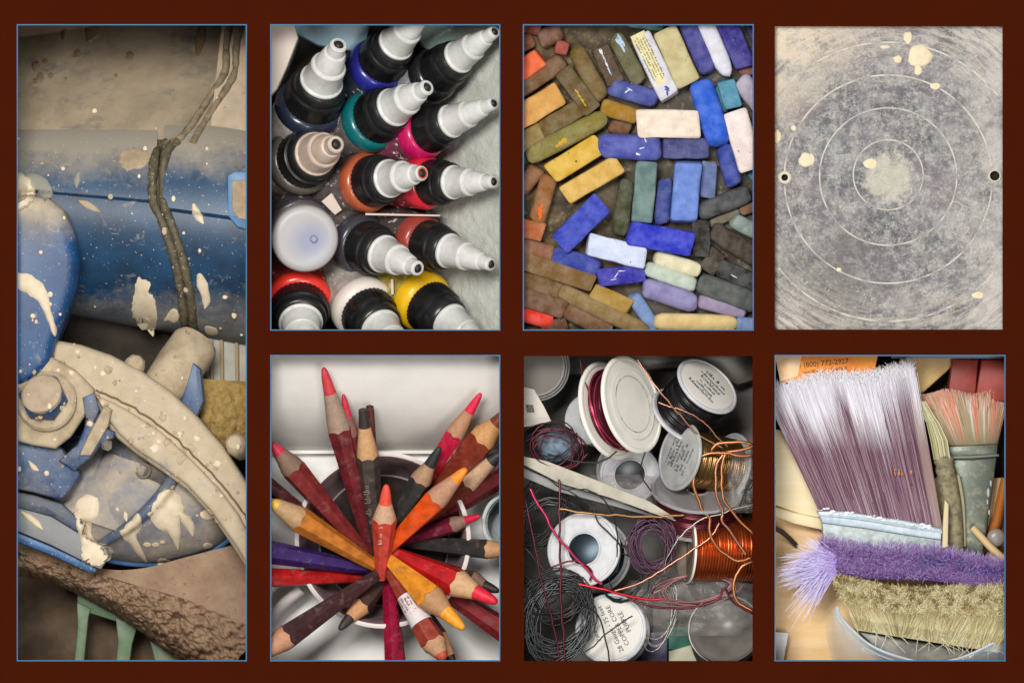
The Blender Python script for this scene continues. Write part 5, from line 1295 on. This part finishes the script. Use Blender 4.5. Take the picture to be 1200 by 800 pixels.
    # tube and knobs behind the lever
    b = MB(); b.lathe(V(232, 398, -112), V(188, 460, -84), [(0, 24), (.1, 29), (.5, 29), (.9, 27), (1, 20)], n=30); surf.append(b.build('slip_pipe', clay, root))
    b = MB(); b.prism([(226, 424), (236, 432), (240, 470), (232, 488), (220, 486), (212, 470)], -108, -70, 6); surf.append(b.build('blue_lug', paint('lug_paint', (70, 96, 134), (60, 84, 120), .4), root))
    b = MB(); b.lathe(V(152, 440, -92), V(160, 424, -58), [(0, 12), (.6, 13), (.9, 12), (1, 8)], n=8); surf.append(b.build('nut', clay, root))
    b = MB(); b.lathe(V(284, 528, -70), V(276, 518, -34), [(0, 13), (.6, 14), (.9, 12), (1, 8)], n=8); surf.append(b.build('nut', clay, root))
    # lower bowl
    bm_ = paint('bowl_paint', (56, 84, 120), (42, 68, 106), .55, (190, 174, 148), lambda t, px: t.math('MULTIPLY', t.noise(60, 3), .25))
    b = MB()
    def bowl(u, v):
        a = u*2*math.pi; r = v; x = 158+132*r*math.cos(a); y = 585+80*r*math.sin(a)+8*math.cos(a)*r
        return V(x, y, -152+92*math.sqrt(max(0, 1-r*r))**1.2)
    b.grid(bowl, 64, 20); surf.append(b.build('mixing_bowl', bm_, root, normals=False))
    b = MB(); b.tube([bowl(k/64, .985)+Vector((0, 0, 3)) for k in range(64)], 3.4, 8, closed=True); surf.append(b.build('bowl_rim', paint('rim_paint', (66, 110, 166), (50, 90, 140), .35), root))
    bb = bvh_of(surf)
    P = [(206, 548), (196, 572), (176, 596), (150, 618), (122, 636), (104, 646)]
    Q = [V(p.x, p.y, drop(bb, p.x, p.y, -120)+3) for p in cr([Vector((x, y, 0)) for x, y in P], 8)]
    b = MB(); b.tube(Q, [9-.10*i for i in range(len(Q))], 12); surf.append(b.build('bowl_rib', paint('rib_paint', (70, 88, 114), (52, 70, 98), .6), root))
    # clay coated spout cone left of the rib
    b = MB()
    def spout(u, v):
        a = u*math.pi; w = 34+18*v; c = Vector((120+34*(1-v)-10*v, 540+74*v, 0)); d = Vector((.88, .30, 0))
        return V(c.x+d.x*w*math.cos(a), c.y+d.y*w*math.cos(a), -92+34*math.sin(a)*(1-.25*v))
    b.grid(spout, 24, 16)
    surf.append(b.build('spout', paint('spout_paint', (60, 86, 124), (50, 76, 112), .62, (190, 172, 146), lambda t, px: t.math('MULTIPLY', t.noise(50, 3), .3)), root, normals=False))
    b = MB(); b.prism([(162, 548), (178, 540), (206, 548), (214, 562), (204, 572), (186, 576), (172, 590), (166, 572)], -92, -66, 4); surf.append(b.build('gap_shade_block', M('gap_shade', (74, 64, 52), rough=.5, metal=.3, var=(48, 42, 36), vsize=12), root))  # solid dark block standing in for the shade of an open gap
    b = MB(); b.tube([V(168+8*math.cos(q*math.pi/9), 552+8*math.sin(q*math.pi/9), -62) for q in range(18)], 1.6, 8, closed=True); b.build('spring_ring', M('ring_grey', (120, 110, 96), rough=.5, metal=.3), root)
    # lever arm
    lm = NT('lever_slip')
    c = lm.mix(lm.ramp(lm.noise(44, 6, .7, dist=.4), .36, .66), lin((176, 158, 130)), lin((196, 180, 154)))
    c = lm.mix(lm.ramp(lm.noise(30, 6, .7), .58, .72), c, lin((134, 138, 146)))
    c = lm.mix(lm.ramp(lm.noise(8, 4, .7), .64, .74), c, lin((222, 210, 186)))
    lm.color(c); lm.b.inputs['Roughness'].default_value = .75; lm.bump(lm.noise(7, 6, .7), .3)
    up_ = [(62, 398), (95, 404), (130, 416), (165, 434), (200, 458), (232, 488), (262, 522), (288, 562), (305, 590)]
    lo_ = [(305, 690), (280, 650), (250, 606), (220, 574), (190, 552), (160, 532), (138, 514), (126, 500), (108, 468), (80, 446), (58, 424)]
    b = MB(); b.prism(up_+lo_, -88, -46, 8, steps=4); la = b.build('lever_arm', lm.m, root); surf.append(la)
    mid = [(112, 462), (150, 480), (190, 506), (225, 538), (258, 572), (282, 604), (300, 640)]
    inner_lo = [(300, 676), (278, 640), (248, 598), (220, 568), (190, 546), (160, 526), (140, 508), (128, 492)]
    b = MB(); b.prism(mid+inner_lo, -48, -36, 5, steps=3); surf.append(b.build('lever_rib', lm.m, la))
    b = MB(); P = cr([V(x+2, y-5, -44) for x, y in mid], 6); b.tube([p+Vector((fbm(p.x*.1, p.y*.1), fbm(p.y*.1, p.x*.1), 0))*2 for p in P], 1.1, 6); b.build('rib_crack', M('crack_dark', (112, 94, 68), rough=.9), la)
    # bracket with bolt
    kb = paint('bracket_paint', (26, 72, 118), (18, 52, 92), .45, (178, 166, 146))
    b = MB(); b.prism([(2, 500), (40, 508), (74, 526), (96, 556), (80, 580), (70, 586), (40, 578), (2, 570)], -90, -46, 6); surf.append(b.build('blue_bracket', kb, root))
    b = MB(); b.prism([(104, 470), (118, 480), (122, 500), (136, 506), (134, 514), (120, 520), (108, 536), (88, 552), (70, 540), (92, 520), (100, 500)], -80, -34, 4); surf.append(b.build('clevis', kb, root))
    b = MB(); b.prism([(2, 434), (30, 424), (58, 416), (90, 434), (112, 456), (112, 466), (100, 488), (84, 512), (66, 526), (40, 522), (2, 512)], -60, -28, 5, steps=3); surf.append(b.build('bolt_plate', clay, root))
    b = MB(); b.prism([(124, 474), (133, 480), (128, 500), (108, 534), (94, 534), (104, 512)], -40, -29, 3); surf.append(b.build('clevis_cheek', clay, root))
    b = MB(); b.prism([(98, 466), (112, 460), (118, 480), (112, 494), (102, 490)], -36, -25, 2); surf.append(b.build('clevis_tab', kb, root))
    b = MB(); b.lathe(V(56, 470, -30), V(55, 469, -22), [(0, 36), (.6, 36), (1, 33)], n=40); surf.append(b.build('washer', clay, root))
    b = MB(); b.lathe(V(55, 469, -24), V(50, 461, -6), [(0, 28), (.8, 28), (.9, 27.5), (1, 25)], n=6, ph=.4); bh = b.build('bolt_head', kb, root, sharp=20); surf.append(bh)
    b = MB(); b.lathe(V(52, 463, -9), V(50, 459.5, -2), [(0, 24.5), (.7, 24.5), (.9, 23), (1, 20)], n=36); surf.append(b.build('bolt_cap', M('bolt_clay', (182, 162, 138), rough=.8, var=(166, 146, 122), vsize=16, bump=.2), bh))
    b = MB(); b.lathe(V(122, 516, -50), V(128, 524, -34), [(0, 7), (.8, 7), (1, 5)], n=6); surf.append(b.build('set_screw', M('screw_grey', (136, 126, 110), rough=.6, metal=.2), root))
    # blade plate lower left
    b = MB(); b.prism([(2, 594), (24, 596), (60, 606), (96, 628), (124, 642), (128, 654), (118, 668), (112, 666), (60, 640), (2, 616)], -78, -66, 2); surf.append(b.build('scraper_plate', paint('plate_paint', (120, 126, 134), (112, 118, 126), .75, (150, 142, 128)), root))
    b = MB(); b.prism([(2, 617), (60, 641), (113, 667), (112, 672), (104, 672), (60, 652), (2, 630)], -92, -72, 2); surf.append(b.build('plate_edge', paint('edge_paint', (40, 100, 150), (26, 66, 110), .2), root))
    b = MB(); b.prism([(2, 572), (40, 580), (72, 590), (100, 616), (96, 628), (60, 606), (2, 592)], -100, -62, 5); surf.append(b.build('lower_guard', paint('guard_paint', (40, 64, 94), (30, 50, 80), .6), root))
    # slip drips and splashes, laid on the surfaces
    bv = bvh_of(surf)
    def splash(pts, h, m_=cream):
        P = cr([Vector((x, y, 0)) for x, y in pts], 6, closed=True); c = sum(P, Vector())/len(P); rs = []; P = [c+(p-c)*(1+.16*fbm(p.x*.22, p.y*.22, 5)) for p in P]
        for sc, hz in ((1, -.3), (.96, .55), (.82, .9), (.5, 1), (.12, 1)):
            ring = []
            for p in P:
                q = c+(p-c)*sc; ring.append(V(q.x, q.y, drop(bv, q.x, q.y, -150)+h*hz))
            rs.append(ring)
        b = MB(); b.rings(rs); b.build('slip_splash', m_, root)
    def run(pts, ws, h, m_=cream):
        """a run of slip: rounded strip following a path with changing width"""
        P = cr([Vector((x, y, 0)) for x, y in pts], 5); n = len(P); k = 9; rs = []
        for i, p in enumerate(P):
            d = (P[min(i+1, n-1)]-P[max(i-1, 0)]).normalized(); s = Vector((-d.y, d.x, 0)); t_ = i/(n-1)*(len(ws)-1); j = min(int(t_), len(ws)-2); w = ws[j]+(ws[j+1]-ws[j])*(t_-j)
            w *= (1+.22*fbm(p.x*.12, p.y*.12))*math.sqrt(max(.02, min(1, (i+.3)/4.0)*min(1, (n-1-i+.3)/4.0)))
            ring = []
            for e in range(k):
                a = e/(k-1)*2-1; q = p+s*(a*w/2); ring.append(V(q.x, q.y, drop(bv, q.x, q.y, -150)+h*(math.sqrt(max(0, 1-a*a))-.12)))
            rs.append(ring)
        b = MB(); vs = [p for r in rs for p in r]
        b.add(vs, [[i*k+e, i*k+e+1, (i+1)*k+e+1, (i+1)*k+e] for i in range(n-1) for e in range(k-1)])
        b.build('slip_run', m_, root, sharp=80)
    run([(14, 328), (34, 332), (50, 346), (57, 364), (64, 384), (66, 394)], [30, 22, 16, 9, 7, 5], 3)
    splash([(12, 204), (30, 204), (40, 218), (40, 236), (26, 246), (12, 246)], 8)
    splash([(162, 326), (175, 330), (176, 334), (168, 334), (180, 348), (183, 366), (180, 384), (168, 386), (156, 376), (152, 360), (156, 344)], 2)
    run([(168, 372), (174, 386), (177, 394)], [14, 8, 4], 2)
    run([(234, 320), (238, 334), (242, 350), (240, 362)], [12, 13, 10, 5], 3)
    splash([(240, 382), (252, 384), (254, 392), (242, 392)], 2)
    run([(228, 238), (232, 250), (240, 262)], [8, 10, 8], 3)
    run([(24, 208), (44, 212), (54, 226), (54, 236)], [16, 20, 16, 4], 2, M('grey_slip', (140, 140, 130), rough=.7))
    run([(92, 200), (90, 212), (90, 220)], [10, 7, 3], 2, M('grey_slip', (140, 140, 130)))
    run([(92, 234), (104, 240), (118, 248)], [4, 8, 5], 1.5, clay)
    splash([(190, 376), (198, 364), (206, 362), (210, 370), (204, 378), (196, 376)], 3)
    splash([(140, 178), (160, 172), (176, 178), (172, 192), (158, 198), (142, 194)], 1.2, clay)
    # runs on the bowl
    run([(92, 586), (100, 596), (98, 612), (100, 630), (108, 650), (116, 664)], [34, 36, 20, 12, 22, 10], 4)
    splash([(96, 640), (112, 636), (128, 642), (130, 652), (122, 662), (104, 664), (94, 656)], 4)
    run([(162, 602), (160, 614), (152, 626), (160, 644), (170, 662)], [8, 16, 16, 9, 6], 3.5)
    splash([(140, 622), (152, 620), (156, 630), (148, 636)], 3); splash([(146, 600), (150, 604), (149, 612), (145, 608)], 2)
    run([(200, 574), (198, 592), (196, 608), (204, 622), (208, 646)], [22, 40, 38, 16, 6], 4)
    run([(210, 600), (222, 616), (226, 630)], [14, 12, 6], 4)
    for x, y, r in ((172, 640, 4), (182, 640, 4), (190, 637, 3), (178, 603, 4), (244, 604, 8), (243, 642, 5), (190, 662, 7), (254, 612, 3)): splash([(x+r*math.cos(a)*1.2, y+r*.8*math.sin(a)) for a in (0, 1.05, 2.1, 3.14, 4.2, 5.25)], 2.5)
    run([(24, 600), (40, 612), (50, 622)], [8, 9, 5], 3)
    run([(34, 540), (40, 548), (46, 552)], [4, 7, 5], 3)
    # small drops everywhere
    for k in range(95):
        x = R.uniform(16, 292); y = R.choice([R.uniform(30, 150), R.uniform(160, 410), R.uniform(160, 410), R.uniform(420, 650), R.uniform(420, 600)]); z = drop(bv, x, y, -999)
        if z < -130: continue
        r = R.choice((1.2, 1.5, 2, 2, 2.6, 3.4)); e = R.uniform(.8, 1.6)
        b = MB(); n = 9; rs = []
        for sc, hz in ((1, -.2), (.85, .6), (.45, 1), (.1, 1.05)): rs.append([V(x+r*sc*math.cos(2*math.pi*q/n), y+r*e*sc*math.sin(2*math.pi*q/n), z+r*.55*hz) for q in range(n)])
        b.rings(rs); b.build('slip_drop', cream if R.random() < .6 else clay, root)
    brs = M('brown_slip', (148, 124, 94), rough=.7, var=(126, 104, 80), vsize=8)
    for x, y, r in ((84, 58, 5), (147, 60, 5), (54, 84, 3), (41, 86, 5), (35, 72, 6), (46, 66, 3), (36, 90, 3), (132, 84, 2), (72, 88, 2)):
        splash([(x+r*math.cos(a)*R.uniform(.7, 1.2), y+r*1.1*math.sin(a)*R.uniform(.7, 1.2)) for a in (0, .8, 1.6, 2.4, 3.14, 3.9, 4.7, 5.5)], 3.5, brs)
    run([(66, 20), (67, 32), (66, 40)], [9, 8, 6], 4, brs); run([(104, 18), (100, 32), (96, 42)], [22, 18, 10], 3, brs); run([(233, 22), (231, 40), (228, 60)], [12, 13, 12], 5, brs)
    # crusts of dried slip on lever, plate and pipe
    for k in range(70):
        x = R.uniform(60, 290); y = 400+(x-60)*.72+R.uniform(-18, 70); z = drop(bv, x, y, -999)
        if z < -75: continue
        r = R.choice((1.5, 2, 2.5, 3.5, 5)); th = R.uniform(.5, 1.6)
        b = MB(); n = 10; rs = []; ph = [R.uniform(.7, 1.25) for _ in range(n)]
        for sc, hz in ((1, -.3), (.9, .4), (.6, .9), (.2, 1)):
            rs.append([V(x+r*sc*ph[q]*math.cos(2*math.pi*q/n), y+r*sc*ph[q]*math.sin(2*math.pi*q/n), drop(bv, x+r*sc*ph[q]*math.cos(2*math.pi*q/n), y+r*sc*ph[q]*math.sin(2*math.pi*q/n), z)+th*hz) for q in range(n)])
        b.rings(rs); b.build('slip_crust', cream if R.random() < .35 else clay, root)
    # sponge behind the lever
    t = NT('sponge'); t.color(t.mix(t.ramp(t.noise(7, 5, .7), .35, .65), lin((176, 148, 88)), lin((146, 118, 66)))); t.b.inputs['Roughness'].default_value = .95; t.bump(t.noise(3, 4), .8, 2)
    b = MB(); b.grid(lambda u, v: V(234+u*66, 444+v*80+u*4, -112+14*math.sin(math.pi*u)*math.sin(math.pi*v)+5*fbm(u*9, v*9)), 26, 26); b.build('sponge', t.m, None, 'yellow sponge tucked behind the slip coated lever', 'sponge')
    # wet clay slab
    t = NT('wet_clay'); c = t.mix(t.ramp(t.noise(30, 6, .7), .35, .68), lin((136, 108, 84)), lin((160, 132, 106)))
    c = t.mix(t.ramp(t.noise(6, 4, .7), .6, .75), c, lin((96, 76, 58))); t.color(c); t.b.inputs['Roughness'].default_value = .7; t.bump(t.noise(5, 6, .75), .6, 2)
    up2 = [(2, 628), (60, 648), (118, 668), (165, 668), (220, 654), (305, 632)]
    rid = [(2, 640), (60, 660), (118, 676), (165, 690), (225, 708), (305, 744)]
    bot = [(2, 676), (60, 690), (110, 714), (150, 738), (200, 775), (250, 810)]
    cu = [cr([Vector((x, y, 0)) for x, y in q], 14) for q in (up2, rid, bot)]; n = len(cu[0])
    b = MB()
    def slab(u, v):
        i = u*(n-1); j = min(int(i), n-2); f = i-j; a, r_, e = [q[j].lerp(q[j+1], f) for q in cu]
        if v < .35: p = a.lerp(r_, v/.35); z = -112+8*v/.35; amp = .8
        else: w = (v-.35)/.65; p = r_.lerp(e, w); z = -104-14*w-70*w**4; amp = 7
        z += amp*(fbm(p.x*.07, p.y*.07, 2)+.7*fbm(p.x*.2, p.y*.16, 4))
        if amp > 2:
            z -= 16*max(0, fbm(p.x*.12+9, p.y*.09, 8)-.2)
            z += 7*noise.cell(Vector((p.x*.09+fbm(p.x*.1, p.y*.1)*.8, p.y*.11+fbm(p.y*.1, p.x*.1)*.8, 0)))*.5-5*abs(fbm(p.x*.09+p.y*.05, p.y*.1, 20))
        return V(p.x, p.y, z)
    b.grid(slab, 200, 110); b.build('clay_slab', t.m, None, 'rough slab of wet brown clay under the machine bowl', 'clay slab', normals=False, sharp=180)
    # green stool below the slab
    gr = M('green_plastic', (116, 140, 106), rough=.45, var=(100, 124, 92), vsize=20)
    st = thing('plastic_stool', 'pale green plastic stool under the clay slab', 'stool', V(120, 775, -250))
    b = MB(); b.prism([(84, 700), (150, 720), (156, 742), (132, 734), (100, 724), (84, 716)], -240, -205, 3); b.build('seat_apron', gr, st)
    b = MB(); b.prism([(84, 710), (101, 718), (98, 728), (92, 790), (80, 790), (85, 740)], -245, -200, 2); b.build('leg', gr, st)
    b = MB(); b.prism([(130, 728), (156, 740), (150, 760), (146, 790), (130, 790), (133, 756)], -245, -202, 2); b.build('leg', gr, st)
    b = MB(); b.prism([(170, 756), (205, 774), (215, 795), (180, 795)], -250, -215, 2); b.build('leg', gr, st)
machine()
